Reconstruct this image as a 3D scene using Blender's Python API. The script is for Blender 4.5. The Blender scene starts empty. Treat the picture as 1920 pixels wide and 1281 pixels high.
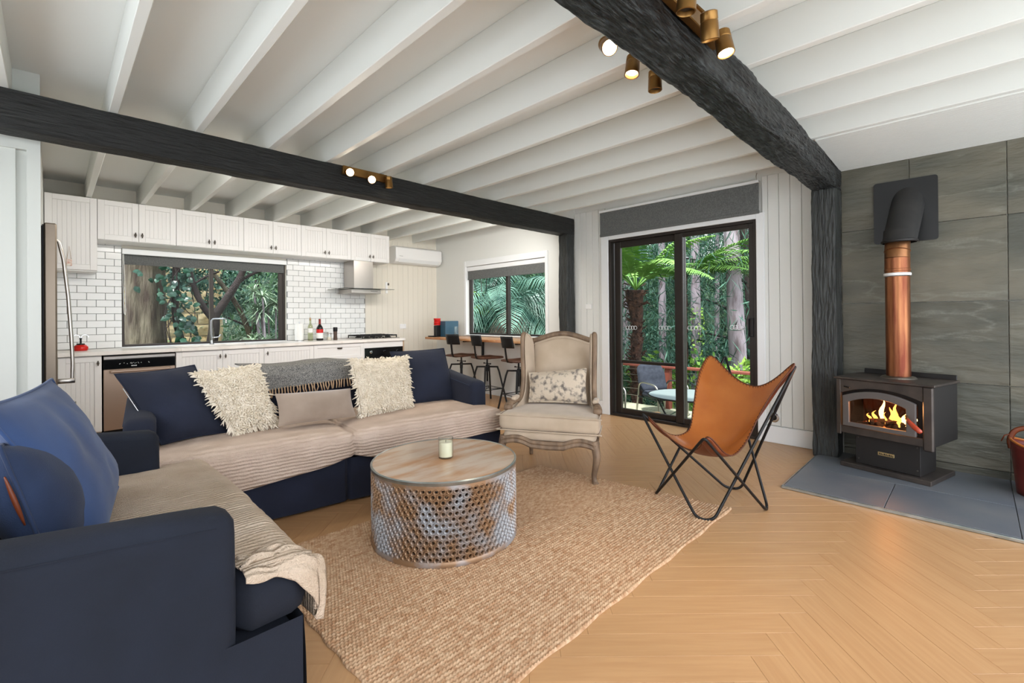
import bpy, bmesh, math, random
import numpy as np
from mathutils import Vector, Matrix, noise as mnoise
random.seed(7)
S = bpy.context.scene
COL = S.collection
PI = math.pi

# ---------------------------------------------------------------- camera, world, sun, exposure
def make_camera():
    yaw, pitch, roll = math.radians(44.85), math.radians(.21), math.radians(.51)
    f = Vector((math.sin(yaw)*math.cos(pitch), math.cos(yaw)*math.cos(pitch), math.sin(pitch)))
    rt = Vector((math.cos(yaw), -math.sin(yaw), 0))
    dn = f.cross(rt)
    c, s = math.cos(roll), math.sin(roll)
    rt2 = rt*c + dn*s
    dn2 = dn*c - rt*s
    cam = bpy.data.cameras.new('camera')
    o = bpy.data.objects.new('camera', cam); COL.objects.link(o)
    M = Matrix((( rt2.x, -dn2.x, -f.x, 0), (rt2.y, -dn2.y, -f.y, 0), (rt2.z, -dn2.z, -f.z, 1.2), (0, 0, 0, 1)))
    o.matrix_world = M
    cam.sensor_width = 36; cam.lens = 865.69/1920*36
    cam.shift_y = -(640.5-589.62)/1920
    cam.clip_start = .05
    S.camera = o
make_camera()

w = bpy.data.worlds.new('sky'); S.world = w; w.use_nodes = True
nt = w.node_tree; nt.nodes.clear()
tc = nt.nodes.new('ShaderNodeTexCoord'); sp = nt.nodes.new('ShaderNodeSeparateXYZ')
rp = nt.nodes.new('ShaderNodeValToRGB'); bg = nt.nodes.new('ShaderNodeBackground'); ow = nt.nodes.new('ShaderNodeOutputWorld')
rp.color_ramp.elements[0].position = 0.0; rp.color_ramp.elements[0].color = (.93, .95, 1.0, 1)
rp.color_ramp.elements[1].position = 1.0; rp.color_ramp.elements[1].color = (.78, .86, 1.0, 1)
nt.links.new(tc.outputs['Generated'], sp.inputs[0]); nt.links.new(sp.outputs['Z'], rp.inputs[0])
nt.links.new(rp.outputs[0], bg.inputs[0]); nt.links.new(bg.outputs[0], ow.inputs[0])
bg.inputs[1].default_value = 2.6

sl = bpy.data.lights.new('sun', 'SUN'); so = bpy.data.objects.new('sun', sl); COL.objects.link(so)
sl.energy = 4.9; sl.angle = math.radians(3); sl.color = (1, .98, .95)
so.rotation_euler = Vector((.36, .10, -.92)).to_track_quat('-Z', 'Y').to_euler()

S.view_settings.view_transform = 'Standard'; S.view_settings.look = 'None'
S.view_settings.gamma = 1; S.view_settings.use_curve_mapping = False
S.view_settings.exposure = 0.74

# ---------------------------------------------------------------- helpers
def sr(r, g, b):
    def f(c):
        c /= 255
        return c/12.92 if c <= .04045 else ((c+.055)/1.055)**2.4
    return (f(r), f(g), f(b), 1)

def mat(name, col, rough=.5, metal=0, col2=None, nscale=8, stretch=(1, 1, 1), bump=0, bscale=40, bstretch=None, spec=.5,
        rnd=0, wave=None, coat=0, sheen=0, fac=(.35, .65), coords='Object', ndetail=5, bdist=.002, trans=0, ior=1.45):
    m = bpy.data.materials.new(name); m.use_nodes = True
    nt = m.node_tree; N = nt.nodes; L = nt.links
    b = N['Principled BSDF']
    b.inputs['Roughness'].default_value = rough; b.inputs['Metallic'].default_value = metal
    b.inputs['Specular IOR Level'].default_value = spec
    b.inputs['Coat Weight'].default_value = coat; b.inputs['Sheen Weight'].default_value = sheen
    b.inputs['Transmission Weight'].default_value = trans; b.inputs['IOR'].default_value = ior
    b.inputs['Base Color'].default_value = col
    tc = N.new('ShaderNodeTexCoord')
    out = None
    if col2 is not None:
        mp = N.new('ShaderNodeMapping'); mp.inputs['Scale'].default_value = stretch
        L.new(tc.outputs[coords], mp.inputs[0])
        if rnd:
            oi = N.new('ShaderNodeObjectInfo'); ml = N.new('ShaderNodeMath'); ml.operation = 'MULTIPLY'; ml.inputs[1].default_value = 37.0
            L.new(oi.outputs['Random'], ml.inputs[0]); L.new(ml.outputs[0], mp.inputs['Location'])
        n = N.new('ShaderNodeTexNoise'); n.inputs['Scale'].default_value = nscale; n.inputs['Detail'].default_value = ndetail
        L.new(mp.outputs[0], n.inputs['Vector'])
        r = N.new('ShaderNodeValToRGB'); r.color_ramp.elements[0].position = fac[0]; r.color_ramp.elements[1].position = fac[1]
        r.color_ramp.elements[0].color = col; r.color_ramp.elements[1].color = col2
        L.new(n.outputs['Fac'], r.inputs[0]); out = r.outputs[0]
    if rnd:
        oi = N.new('ShaderNodeObjectInfo'); mr = N.new('ShaderNodeMapRange')
        mr.inputs['To Min'].default_value = 1-rnd; mr.inputs['To Max'].default_value = 1+rnd*.6
        L.new(oi.outputs['Random'], mr.inputs['Value'])
        hs = N.new('ShaderNodeHueSaturation'); hs.inputs['Color'].default_value = col
        if out: L.new(out, hs.inputs['Color'])
        L.new(mr.outputs[0], hs.inputs['Value']); out = hs.outputs[0]
    if out: L.new(out, b.inputs['Base Color'])
    if bump or wave:
        mp = N.new('ShaderNodeMapping'); mp.inputs['Scale'].default_value = bstretch or (1, 1, 1)
        L.new(tc.outputs[coords], mp.inputs[0])
        h = None
        if wave:
            wv = N.new('ShaderNodeTexWave'); wv.inputs['Scale'].default_value = wave[0]; wv.inputs['Distortion'].default_value = wave[1]
            wv.inputs['Detail'].default_value = 1; wv.bands_direction = wave[2]
            L.new(mp.outputs[0], wv.inputs['Vector']); h = wv.outputs['Fac']
        if bump and bscale:
            n = N.new('ShaderNodeTexNoise'); n.inputs['Scale'].default_value = bscale; n.inputs['Detail'].default_value = 6
            L.new(mp.outputs[0], n.inputs['Vector'])
            if h:
                ad = N.new('ShaderNodeMath'); ad.operation = 'MULTIPLY_ADD'; ad.inputs[1].default_value = .7
                L.new(h, ad.inputs[0]); L.new(n.outputs['Fac'], ad.inputs[2]); h = ad.outputs[0]
            else: h = n.outputs['Fac']
        bp = N.new('ShaderNodeBump'); bp.inputs['Strength'].default_value = bump or .5; bp.inputs['Distance'].default_value = bdist
        L.new(h, bp.inputs['Height']); L.new(bp.outputs[0], b.inputs['Normal'])
    return m

def emis(name, col, st):
    m = bpy.data.materials.new(name); m.use_nodes = True
    b = m.node_tree.nodes['Principled BSDF']
    b.inputs['Base Color'].default_value = (0, 0, 0, 1)
    b.inputs['Emission Color'].default_value = col; b.inputs['Emission Strength'].default_value = st
    return m

def glassmat(name, tint=(1, 1, 1, 1), refl=.06, rough=0.0):
    m = bpy.data.materials.new(name); m.use_nodes = True
    nt = m.node_tree; N = nt.nodes; L = nt.links; N.clear()
    t = N.new('ShaderNodeBsdfTransparent'); t.inputs[0].default_value = tint
    g = N.new('ShaderNodeBsdfGlossy'); g.inputs['Roughness'].default_value = rough
    mx = N.new('ShaderNodeMixShader'); lw = N.new('ShaderNodeLayerWeight'); lw.inputs[0].default_value = .5
    pw = N.new('ShaderNodeMath'); pw.operation = 'POWER'; pw.inputs[1].default_value = 4.0
    ad = N.new('ShaderNodeMath'); ad.operation = 'ADD'; ad.inputs[1].default_value = .04
    L.new(lw.outputs['Facing'], pw.inputs[0]); L.new(pw.outputs[0], ad.inputs[0])
    o = N.new('ShaderNodeOutputMaterial')
    ml = N.new('ShaderNodeMath'); ml.operation = 'MULTIPLY'; ml.inputs[1].default_value = refl/.06; ml.use_clamp = True
    L.new(ad.outputs[0], ml.inputs[0]); L.new(ml.outputs[0], mx.inputs[0])
    L.new(t.outputs[0], mx.inputs[1]); L.new(g.outputs[0], mx.inputs[2]); L.new(mx.outputs[0], o.inputs[0])
    return m

class MB:
    def __init__(s): s.v = []; s.f = []
    def add(s, vs, fs, M=None):
        n = len(s.v)
        s.v += [tuple(M @ Vector(p)) for p in vs] if M is not None else [tuple(p) for p in vs]
        s.f += [tuple(i+n for i in f) for f in fs]
        return s
    def box(s, x0, x1, y0, y1, z0, z1, M=None):
        v = [(x, y, z) for z in (z0, z1) for y in (y0, y1) for x in (x0, x1)]
        return s.add(v, [(0, 2, 3, 1), (4, 5, 7, 6), (0, 1, 5, 4), (2, 6, 7, 3), (0, 4, 6, 2), (1, 3, 7, 5)], M)
    def bbox(s, x0, x1, y0, y1, z0, z1, b=.004, M=None):
        """box with chamfered edges"""
        hx, hy, hz = (x1-x0)/2, (y1-y0)/2, (z1-z0)/2
        b = min(b, hx*.9, hy*.9, hz*.9)
        c = Vector(((x0+x1)/2, (y0+y1)/2, (z0+z1)/2))
        bm = bmesh.new(); bmesh.ops.create_cube(bm, size=1)
        for v in bm.verts: v.co = Vector((v.co.x*2*hx, v.co.y*2*hy, v.co.z*2*hz)) + c
        bmesh.ops.bevel(bm, geom=bm.edges[:], offset=b, segments=1, affect='EDGES')
        return s.frombm(bm, M)
    def frombm(s, bm, M=None):
        bm.verts.ensure_lookup_table()
        vs = [v.co.copy() for v in bm.verts]; fs = [[v.index for v in f.verts] for f in bm.faces]
        bm.verts.index_update(); fs = [[v.index for v in f.verts] for f in bm.faces]
        bm.free()
        return s.add(vs, fs, M)
    def lathe(s, prof, n=24, M=None, cap=True):
        vs = []; fs = []
        for r, z in prof:
            for i in range(n):
                a = 2*PI*i/n; vs.append((r*math.cos(a), r*math.sin(a), z))
        for j in range(len(prof)-1):
            for i in range(n):
                k = (i+1) % n
                fs.append((j*n+i, j*n+k, (j+1)*n+k, (j+1)*n+i))
        if cap:
            if prof[0][0] > 1e-5: fs.append(tuple(reversed(range(n))))
            if prof[-1][0] > 1e-5: fs.append(tuple((len(prof)-1)*n+i for i in range(n)))
        return s.add(vs, fs, M)
    def tube(s, pts, r, n=8, closed=False, M=None, cap=True, sx=1.0):
        """tube along points; r number or list; parallel-transport frames"""
        P = [Vector(p) for p in pts]; m = len(P)
        R = r if isinstance(r, (list, tuple)) else [r]*m
        T = []
        for i in range(m):
            if closed: t = P[(i+1) % m]-P[i-1]
            else: t = P[min(i+1, m-1)]-P[max(i-1, 0)]
            T.append(t.normalized())
        up = Vector((0, 0, 1)) if abs(T[0].z) < .9 else Vector((1, 0, 0))
        a = T[0].cross(up).normalized(); vs = []; fs = []
        for i in range(m):
            if i:
                a = (a - T[i]*a.dot(T[i]))
                a = a.normalized() if a.length > 1e-6 else T[i].orthogonal().normalized()
            b = T[i].cross(a)
            for k in range(n):
                t = 2*PI*k/n
                vs.append(P[i] + (a*math.cos(t)*sx + b*math.sin(t))*R[i])
        for i in range(m if closed else m-1):
            j = (i+1) % m
            for k in range(n):
                l = (k+1) % n
                fs.append((i*n+k, i*n+l, j*n+l, j*n+k))
        if not closed and cap:
            fs.append(tuple(reversed(range(n)))); fs.append(tuple((m-1)*n+k for k in range(n)))
        return s.add(vs, fs, M)
    def prism(s, poly, h0, h1, ax='z', M=None):
        n = len(poly)
        def P(a, b, h): return {'z': (a, b, h), 'y': (a, h, b), 'x': (h, a, b)}[ax]
        vs = [P(a, b, h0) for a, b in poly] + [P(a, b, h1) for a, b in poly]
        fs = [tuple(reversed(range(n))), tuple(range(n, 2*n))]
        for i in range(n):
            j = (i+1) % n; fs.append((i, j, n+j, n+i))
        return s.add(vs, fs, M)
    def softbox(s, x0, x1, y0, y1, z0, z1, r=.05, n=10, nz=0, ns=4, M=None, fn=None, seed=0, d=None):
        """rounded, subdivided box with optional noise"""
        h = Vector(((x1-x0)/2, (y1-y0)/2, (z1-z0)/2)); c = Vector(((x0+x1)/2, (y0+y1)/2, (z0+z1)/2))
        r = min(r, h.x, h.y, h.z)
        d = d or [max(2, round(n*q/max(h))) for q in (h.x, h.y, h.z)]
        vs = {}; V = []; F = []
        def idx(i, j, k):
            if (i, j, k) not in vs:
                p = Vector((-h.x+2*h.x*i/d[0], -h.y+2*h.y*j/d[1], -h.z+2*h.z*k/d[2]))
                q = Vector([max(-(h[a]-r), min(h[a]-r, p[a])) for a in range(3)])
                e = p-q
                if e.length > 1e-9: p = q+e.normalized()*r
                p = p+c
                if nz:
                    w_ = mnoise.noise_vector(p*ns+Vector((seed, seed*2, 0)))
                    p = p+w_*nz
                if fn: p = fn(p)
                vs[(i, j, k)] = len(V); V.append(p)
            return vs[(i, j, k)]
        for a, b, cc in ((0, 1, 2), (1, 2, 0), (0, 2, 1)):
            for i in range(d[a]):
                for j in range(d[b]):
                    for side in (0, d[cc]):
                        def mk(u, v_):
                            t = [0, 0, 0]; t[a] = u; t[b] = v_; t[cc] = side
                            return idx(*t)
                        q = (mk(i, j), mk(i+1, j), mk(i+1, j+1), mk(i, j+1))
                        F.append(q if (side > 0) != ((a, b, cc) == (0, 2, 1)) else q[::-1])
        return s.add(V, F, M)
    def grid(s, fn, nu, nv, M=None, flip=False):
        vs = [fn(i/nu, j/nv) for j in range(nv+1) for i in range(nu+1)]
        fs = []
        for j in range(nv):
            for i in range(nu):
                q = (j*(nu+1)+i, j*(nu+1)+i+1, (j+1)*(nu+1)+i+1, (j+1)*(nu+1)+i)
                fs.append(q[::-1] if flip else q)
        return s.add(vs, fs, M)
    def build(s, name, m, parent=None, smooth=False, world=False, weld=0, solid=0, bevel=0):
        me = bpy.data.meshes.new(name)
        vs = s.v
        if world and parent is not None:
            Mi = parent.matrix_basis.inverted()
            if parent.parent is not None: Mi = Mi @ parent.parent.matrix_basis.inverted()
            vs = [tuple(Mi @ Vector(p)) for p in vs]
        me.from_pydata(vs, [], s.f); me.update()
        if smooth is True: me.shade_smooth()
        elif smooth:
            me.shade_smooth(); me.set_sharp_from_angle(angle=math.radians(smooth))
        me.materials.append(m)
        o = bpy.data.objects.new(name, me); COL.objects.link(o)
        if parent is not None: o.parent = parent
        if bevel:
            md = o.modifiers.new('b', 'BEVEL'); md.width = bevel; md.segments = 2; md.limit_method = 'ANGLE'
        if solid:
            md = o.modifiers.new('s', 'SOLIDIFY'); md.thickness = solid; md.offset = 0
        return o

def empty(name, loc=(0, 0, 0), rz=0):
    o = bpy.data.objects.new(name, None); COL.objects.link(o); o.location = loc; o.rotation_euler = (0, 0, rz)
    o.empty_display_size = .05
    return o
def tag(o, label, cat, group=None, kind=None):
    o['label'] = label; o['category'] = cat
    if group: o['group'] = group
    if kind: o['kind'] = kind
    return o
def thing(name, label, cat, loc=(0, 0, 0), rz=0, group=None):
    return tag(empty(name, loc, rz), label, cat, group)
def struct(o, label=None, cat=None):
    o['kind'] = 'structure'
    if label: o['label'] = label
    if cat: o['category'] = cat
    return o
def copy_tree(o, parent=None, loc=None, rz=None, label=None):
    c = o.copy(); COL.objects.link(c)
    if parent is not None: c.parent = parent
    for ch in [q for q in bpy.data.objects if q.parent == o]: copy_tree(ch, c)
    if loc is not None: c.location = loc
    if rz is not None: c.rotation_euler = (0, 0, rz)
    if label: c['label'] = label
    return c
def Rz(a): return Matrix.Rotation(a, 4, 'Z')
def Tm(x, y, z): return Matrix.Translation((x, y, z))
def aim(p, d):
    """matrix at p whose +Z points along d"""
    return Matrix.Translation(p) @ Vector(d).to_track_quat('Z', 'Y').to_matrix().to_4x4()

# ---------------------------------------------------------------- materials
M = {}
M['white'] = mat('white_paint', sr(226, 227, 222), .5, bump=.03, bscale=60)
M['ceil'] = mat('ceiling_paint', sr(238, 240, 236), .55)
M['joist'] = mat('joist_paint', sr(230, 232, 227), .5)
M['cream'] = mat('cream_wall', sr(230, 224, 210), .6, bump=.04, bscale=50)
M['trim'] = mat('white_trim', sr(238, 240, 240), .35)
M['floorbase'] = mat('floor_base', sr(132, 98, 64), .5, col2=sr(142, 106, 70), nscale=3)
M['plank'] = mat('oak_plank', sr(178, 136, 94), .36, col2=sr(186, 145, 102), nscale=4, stretch=(1, 14, 6), rnd=.025, bump=.03, bscale=30, bstretch=(1, 20, 6))
M['beam'] = mat('black_hewn_timber', sr(14, 14, 14), .34, spec=.45, col2=sr(72, 77, 79), nscale=11, stretch=(1, 8, 8), fac=(.46, .68), ndetail=9, bump=1.0, bscale=14, bstretch=(1, 6, 6), bdist=.05)  # blue-grey streaks: worn paint, plus glossy highlights put into the colour
M['beam2'] = mat('black_beam_timber', sr(18, 19, 19), .55, col2=sr(34, 35, 35), nscale=7, stretch=(1, 9, 9), bump=.8, bscale=9, bstretch=(1, 9, 9), bdist=.02)
M['post'] = mat('black_post_timber', sr(32, 34, 33), .45, col2=sr(56, 59, 57), nscale=6, stretch=(8, 8, 1), bump=.9, bscale=9, bstretch=(7, 7, 1), bdist=.02)
M['slate'] = mat('slate_tile', sr(76, 77, 68), .5, col2=sr(104, 100, 86), nscale=1.6, stretch=(1, .8, 2.2), bump=.9, bscale=4, bstretch=(1, .7, 2.4), rnd=.1, bdist=.03, ndetail=8)
def add_veins(m, col, scale):
    nt = m.node_tree; N = nt.nodes; L = nt.links; b = N['Principled BSDF']
    src = b.inputs['Base Color'].links[0].from_socket
    tc = N.new('ShaderNodeTexCoord'); oi = N.new('ShaderNodeObjectInfo'); ml = N.new('ShaderNodeMath'); ml.operation = 'MULTIPLY'; ml.inputs[1].default_value = 23
    mp = N.new('ShaderNodeMapping'); mp.inputs['Rotation'].default_value = (.35, 0, 0); mp.inputs['Scale'].default_value = scale
    L.new(oi.outputs['Random'], ml.inputs[0]); L.new(ml.outputs[0], mp.inputs['Location']); L.new(tc.outputs['Object'], mp.inputs[0])
    n = N.new('ShaderNodeTexNoise'); n.inputs['Scale'].default_value = 1.1; n.inputs['Detail'].default_value = 8; L.new(mp.outputs[0], n.inputs['Vector'])
    r = N.new('ShaderNodeValToRGB'); e = r.color_ramp.elements; e[0].position = .490; e[0].color = (0, 0, 0, 1); e[1].position = .510; e[1].color = (0, 0, 0, 1)
    q = e.new(.5); q.color = (.5, .5, .5, 1); L.new(n.outputs['Fac'], r.inputs[0])
    n2 = N.new('ShaderNodeTexNoise'); n2.inputs['Scale'].default_value = 70; n2.inputs['Detail'].default_value = 3; L.new(tc.outputs['Object'], n2.inputs['Vector'])
    m2 = N.new('ShaderNodeMath'); m2.operation = 'MULTIPLY'; L.new(r.outputs[0], m2.inputs[0]); L.new(n2.outputs['Fac'], m2.inputs[1])
    mx = N.new('ShaderNodeMix'); mx.data_type = 'RGBA'; mx.inputs[7].default_value = col
    L.new(m2.outputs[0], mx.inputs[0]); L.new(src, mx.inputs[6]); L.new(mx.outputs[2], b.inputs['Base Color'])
add_veins(M['slate'], sr(140, 141, 130), (1, .45, 1.9))
M['hearth'] = mat('hearth_tile', sr(94, 99, 106), .42, col2=sr(110, 112, 114), nscale=2.5, rnd=.05, bump=.1, bscale=14)
M['tile'] = mat('subway_tile', sr(238, 239, 237), .15, rnd=.02)
M['grout'] = mat('grout', sr(142, 144, 144), .8)
M['cab'] = mat('cabinet_white', sr(234, 232, 229), .38)
M['stone'] = mat('worktop_stone', sr(222, 214, 204), .3, col2=sr(240, 235, 228), nscale=6, fac=(.3, .5))
M['pull'] = mat('antique_pewter', sr(98, 92, 86), .35, .9)
M['steel'] = mat('brushed_steel', sr(178, 172, 165), .3, 1, bump=.05, bscale=80, bstretch=(1, 1, 20))
M['steelw'] = mat('warm_steel', sr(196, 172, 152), .36, .85)
M['chrome'] = mat('chrome', sr(200, 202, 204), .12, 1)
M['blackg'] = mat('black_gloss', sr(14, 15, 17), .12)
M['black'] = mat('black_metal', sr(24, 24, 25), .42, .3)
M['iron'] = mat('cast_iron', sr(28, 28, 28), .7, bump=.2, bscale=80)
M['alu'] = mat('bronze_aluminium', sr(52, 46, 42), .4, .4)
M['frosty'] = mat('white_mark', sr(225, 228, 228), .6)
M['blind'] = mat('blind_fabric', sr(92, 94, 93), .9, col2=sr(112, 114, 112), nscale=90, stretch=(1, 1, 1), bump=.3, bscale=140)
M['navy'] = mat('navy_linen', sr(34, 50, 80), .9, col2=sr(27, 40, 66), nscale=5, bump=.4, bscale=260, sheen=.08, bdist=.002)
M['navydark'] = mat('dark_navy_linen', sr(24, 29, 44), .92, col2=sr(30, 36, 54), nscale=4, bump=.4, bscale=260, sheen=.03, bdist=.002)
M['slip'] = mat('blackish_slipcover', sr(20, 25, 36), .92, col2=sr(25, 31, 44), nscale=4, bump=.4, bscale=260, bdist=.002)
M['blue'] = mat('blue_velvet', sr(52, 78, 124), .85, col2=sr(42, 64, 106), nscale=4, bump=.2, bscale=300, sheen=.15, bdist=.001)
M['throw'] = mat('cream_throw', sr(226, 205, 182), .95, col2=sr(212, 188, 162), nscale=6, bump=1, bscale=220, wave=(17, 2.2, 'X'), bdist=.012)
M['throw2'] = mat('cream_throw_long', sr(226, 203, 184), .95, col2=sr(214, 190, 170), nscale=8, bump=1, bscale=200, wave=(16, 2.0, 'Z'), bdist=.010)
M['shag'] = mat('cream_shag', sr(240, 230, 212), .98, col2=sr(226, 214, 192), nscale=20)
M['taupe'] = mat('taupe_velvet', sr(158, 140, 124), .8, col2=sr(140, 122, 106), nscale=5, sheen=.6, bump=.15, bscale=200)
M['grey'] = mat('charcoal_weave', sr(70, 70, 70), .95, col2=sr(150, 147, 140), nscale=200, ndetail=1, bump=.6, bscale=180)
M['fringe'] = mat('tan_fringe', sr(190, 160, 128), .95)
M['linen'] = mat('natural_linen', sr(200, 181, 158), .85, col2=sr(186, 167, 143), nscale=6, bump=.3, bscale=350, sheen=.3, bdist=.001)
M['oakframe'] = mat('weathered_oak', sr(104, 85, 68), .55, col2=sr(146, 122, 98), nscale=7, stretch=(3, 3, 1), bump=.3, bscale=40)
M['cowhide'] = mat('cowhide', sr(112, 104, 98), .9, col2=sr(206, 191, 170), nscale=24, fac=(.34, .50), ndetail=10, bump=.9, bscale=130, bdist=.004)
M['leather'] = mat('tan_leather', sr(172, 98, 42), .32, col2=sr(190, 116, 56), nscale=4, bump=.12, bscale=120, coat=.15, rnd=0, bdist=.001)
M['leatherdk'] = mat('brown_leather', sr(96, 44, 22), .35, col2=sr(120, 60, 32), nscale=5, bump=.1, bscale=90)
M['thong'] = mat('leather_thong', sr(88, 46, 24), .6)
M['mango'] = mat('mango_wood_top', sr(188, 140, 98), .35, col2=sr(206, 186, 166), nscale=3.2, stretch=(1, 3.5, 1), fac=(.36, .58), ndetail=8, coat=.2)
M['lattice'] = mat('silver_washed_carving', sr(150, 118, 88), .38, .35, col2=sr(166, 166, 168), nscale=7, fac=(.42, .6))
M['rim'] = mat('galvanised_rim', sr(158, 168, 168), .3, .9, col2=sr(190, 196, 196), nscale=12)
M['wax'] = mat('cream_wax', sr(240, 232, 204), .5)
M['jute'] = mat('jute', sr(176, 134, 98), .95, col2=sr(212, 180, 146), nscale=38, stretch=(1, 1.8, 1), bump=.8, bscale=260, bdist=.004, ndetail=9, fac=(.34, .66))
M['stove'] = mat('stove_steel', sr(66, 61, 58), .45, .5, col2=sr(86, 78, 72), nscale=7, bump=.05, bscale=100)
M['stovelt'] = mat('stove_door_grey', sr(112, 108, 106), .45, .5)
M['stovedk'] = mat('stove_side', sr(44, 42, 41), .5, .3)
M['copper'] = mat('heat_tinted_copper', sr(104, 50, 34), .32, .75, col2=sr(160, 106, 70), nscale=3, stretch=(7, 7, .6), fac=(.35, .6))
M['brass'] = mat('antique_brass', sr(150, 112, 62), .35, .85, col2=sr(126, 92, 50), nscale=9)
M['slab'] = mat('timber_slab', sr(168, 112, 72), .4, col2=sr(206, 160, 116), nscale=6, stretch=(6, 1, 3))
M['seatwood'] = mat('dark_seat_wood', sr(74, 46, 32), .45, col2=sr(92, 60, 42), nscale=10, stretch=(1, 6, 1))
M['red'] = mat('red_gloss', sr(206, 34, 28), .25)
M['teal'] = mat('petrol_blue', sr(48, 84, 104), .35)
M['glassgreen'] = glassmat('bottle_glass', (.75, .78, .62, 1), .08)
M['glass'] = glassmat('window_glass', (.97, .985, .98, 1), .004)
M['fridge'] = mat('fridge_steel', sr(128, 116, 102), .35, .7)
M['jarglass'] = glassmat('clear_jar', (.95, .97, .96, 1), .12)
M['fireglass'] = glassmat('fire_glass', (.85, .62, .5, 1), .1)
M['paper'] = mat('paper', sr(240, 240, 236), .9)
M['pepper'] = mat('pepper', sr(58, 44, 38), .8, col2=sr(100, 84, 74), nscale=120)
M['bark'] = mat('grey_bark', sr(54, 42, 32), .95, col2=sr(98, 90, 74), nscale=3.5, stretch=(3, 3, .7), bump=1, bscale=8, bstretch=(3, 3, .6), bdist=.05, ndetail=9)
M['gum'] = mat('gum_bark', sr(150, 138, 144), .85, col2=sr(88, 72, 72), nscale=3, stretch=(3, 3, .6), fac=(.5, .7), bump=.6, bscale=8, bstretch=(3, 3, .5), bdist=.02)
M['fernbark'] = mat('fern_trunk', sr(38, 27, 23), .98, col2=sr(82, 56, 44), nscale=14, bump=1, bscale=30, bdist=.04)
M['darkbark'] = mat('dark_branch', sr(30, 23, 21), .95, col2=sr(54, 44, 40), nscale=8, bump=.6, bscale=20, bdist=.02)
def leafm(name, c1, c2, rough=.5):
    return mat(name, sr(*c1), rough, col2=sr(*c2), nscale=2.2, rnd=.12, spec=.35)
M['ivy'] = leafm('ivy_leaf', (12, 38, 28), (36, 76, 54), .3)
M['fern'] = leafm('fern_leaf', (58, 100, 36), (118, 158, 74), .5)
M['palm'] = leafm('palm_leaf', (36, 74, 62), (112, 150, 130), .4)
M['dead'] = leafm('dead_frond', (150, 124, 112), (202, 182, 168), .8)
M['forest'] = leafm('forest_leaf', (24, 56, 46), (70, 108, 88), .6)
M['forest2'] = leafm('forest_leaf_light', (44, 80, 52), (98, 134, 90), .6)
M['lime'] = leafm('bright_leaf', (70, 116, 36), (136, 170, 72), .5)
M['dracaena'] = leafm('dracaena_leaf', (70, 100, 72), (168, 186, 158), .4)
M['ground'] = mat('leaf_litter_ground', sr(72, 78, 54), .95, col2=sr(52, 84, 56), nscale=1.2)
M['deck'] = mat('weathered_deck', sr(150, 152, 126), .8, col2=sr(176, 176, 152), nscale=5, stretch=(1, 12, 1), rnd=.08)
M['railing'] = mat('red_brown_timber', sr(122, 62, 48), .6)
M['block'] = mat('sandstone_block', sr(176, 150, 104), .9, col2=sr(206, 188, 150), nscale=5, rnd=.15, bump=.8, bscale=14, bdist=.02)
M['mortar'] = mat('mortar', sr(206, 196, 170), .9)
M['outcush'] = mat('charcoal_cushion', sr(38, 42, 52), .9, col2=sr(52, 56, 66), nscale=20)
M['tableglass'] = mat('frosted_table_glass', sr(128, 140, 138), .35)
M['brownedge'] = mat('particle_edge', sr(176, 150, 122), .6)
M['bulb'] = emis('lamp_glow', (1, .88, .68, 1), 30)
M['bulbdim'] = emis('lamp_glow_dim', (1, .86, .66, 1), 7)
M['flame'] = emis('flame', (1, .50, .10, 1), 2.6)
M['flame2'] = emis('flame_core', (1, .74, .28, 1), 4)
M['ember'] = emis('ember', (1, .22, .04, 1), 1.6)
M['plaster'] = mat('plastic_white', sr(240, 240, 238), .35)

# ================================================================ ROOM SHELL
XS, YK, ZC = 4.76, 6.66, 2.64
# floor
fb = MB(); fb.box(-1.5, XS+.14, -1.5, YK+.14, -.2, -.004)
FLOOR = struct(fb.build('floor', M['floorbase']), 'pale oak herringbone floor across the living room and kitchen', 'floor')
# herringbone planks (parts of the floor), joints recessed
wd, ln = .115, .78
pm = MB(); pm.bbox(.0003, ln-.0003, .0003, wd-.0003, -.02, 0, .0008)
pme = None
def in_view(x, y, dx, dy):
    """true when any point of the plank's axis lies on floor the photograph shows"""
    for t_ in (-1, -.5, 0, .5, 1):
        X, Y = x+dx*t_, y+dy*t_
        if X+Y < .6: continue
        if abs(X-Y)/(X+Y) > 1.16 or X+Y < 2.02 or X > 4.76: continue
        if X > 3.56 and Y < .945: continue                              # hearth
        if .78 < X < 2.72 and 1.1 < Y < 2.42: continue                  # under the rug
        if X < 2.45 and Y > 3.03-.12*(X-.4): continue                   # under the long sofa
        if X < .52 and Y > 1.48: continue                               # under the loveseat
        if Y > 3.3 and X < 2.9: continue
        if Y > 5.5: continue
        return True
    return False
cnt = 0
for j in range(-9, 10):
    for i in range(-60, 90):
        for kind in (0, 1):
            px, py = i*wd+j*ln, i*wd-j*ln
            if kind == 0: c = (px+ln/2, py+wd/2); org = (px, py)
            else: py2 = py+wd; c = (px+wd/2, py2+ln/2); org = (px, py2)
            a = -PI/4
            def tow(p): return (1.80-.05+p[0]*math.cos(a)-p[1]*math.sin(a), 1.04+p[0]*math.sin(a)+p[1]*math.cos(a))
            wx, wy = tow(c)
            hl = ln/2*math.cos(PI/4)
            if not in_view(wx, wy, hl, -hl if kind == 0 else hl) or cnt >= 299: continue
            if pme is None:
                o = pm.build('plank', M['plank'], FLOOR); pme = o.data
            else:
                o = bpy.data.objects.new('plank', pme); COL.objects.link(o); o.parent = FLOOR
            ox, oy = tow(org)
            if kind == 0: o.location = (ox, oy, 0); o.rotation_euler = (0, 0, a)
            else:
                ox, oy = tow((px+wd, py2)); o.location = (ox, oy, 0); o.rotation_euler = (0, 0, a+PI/2)
            cnt += 1
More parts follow.
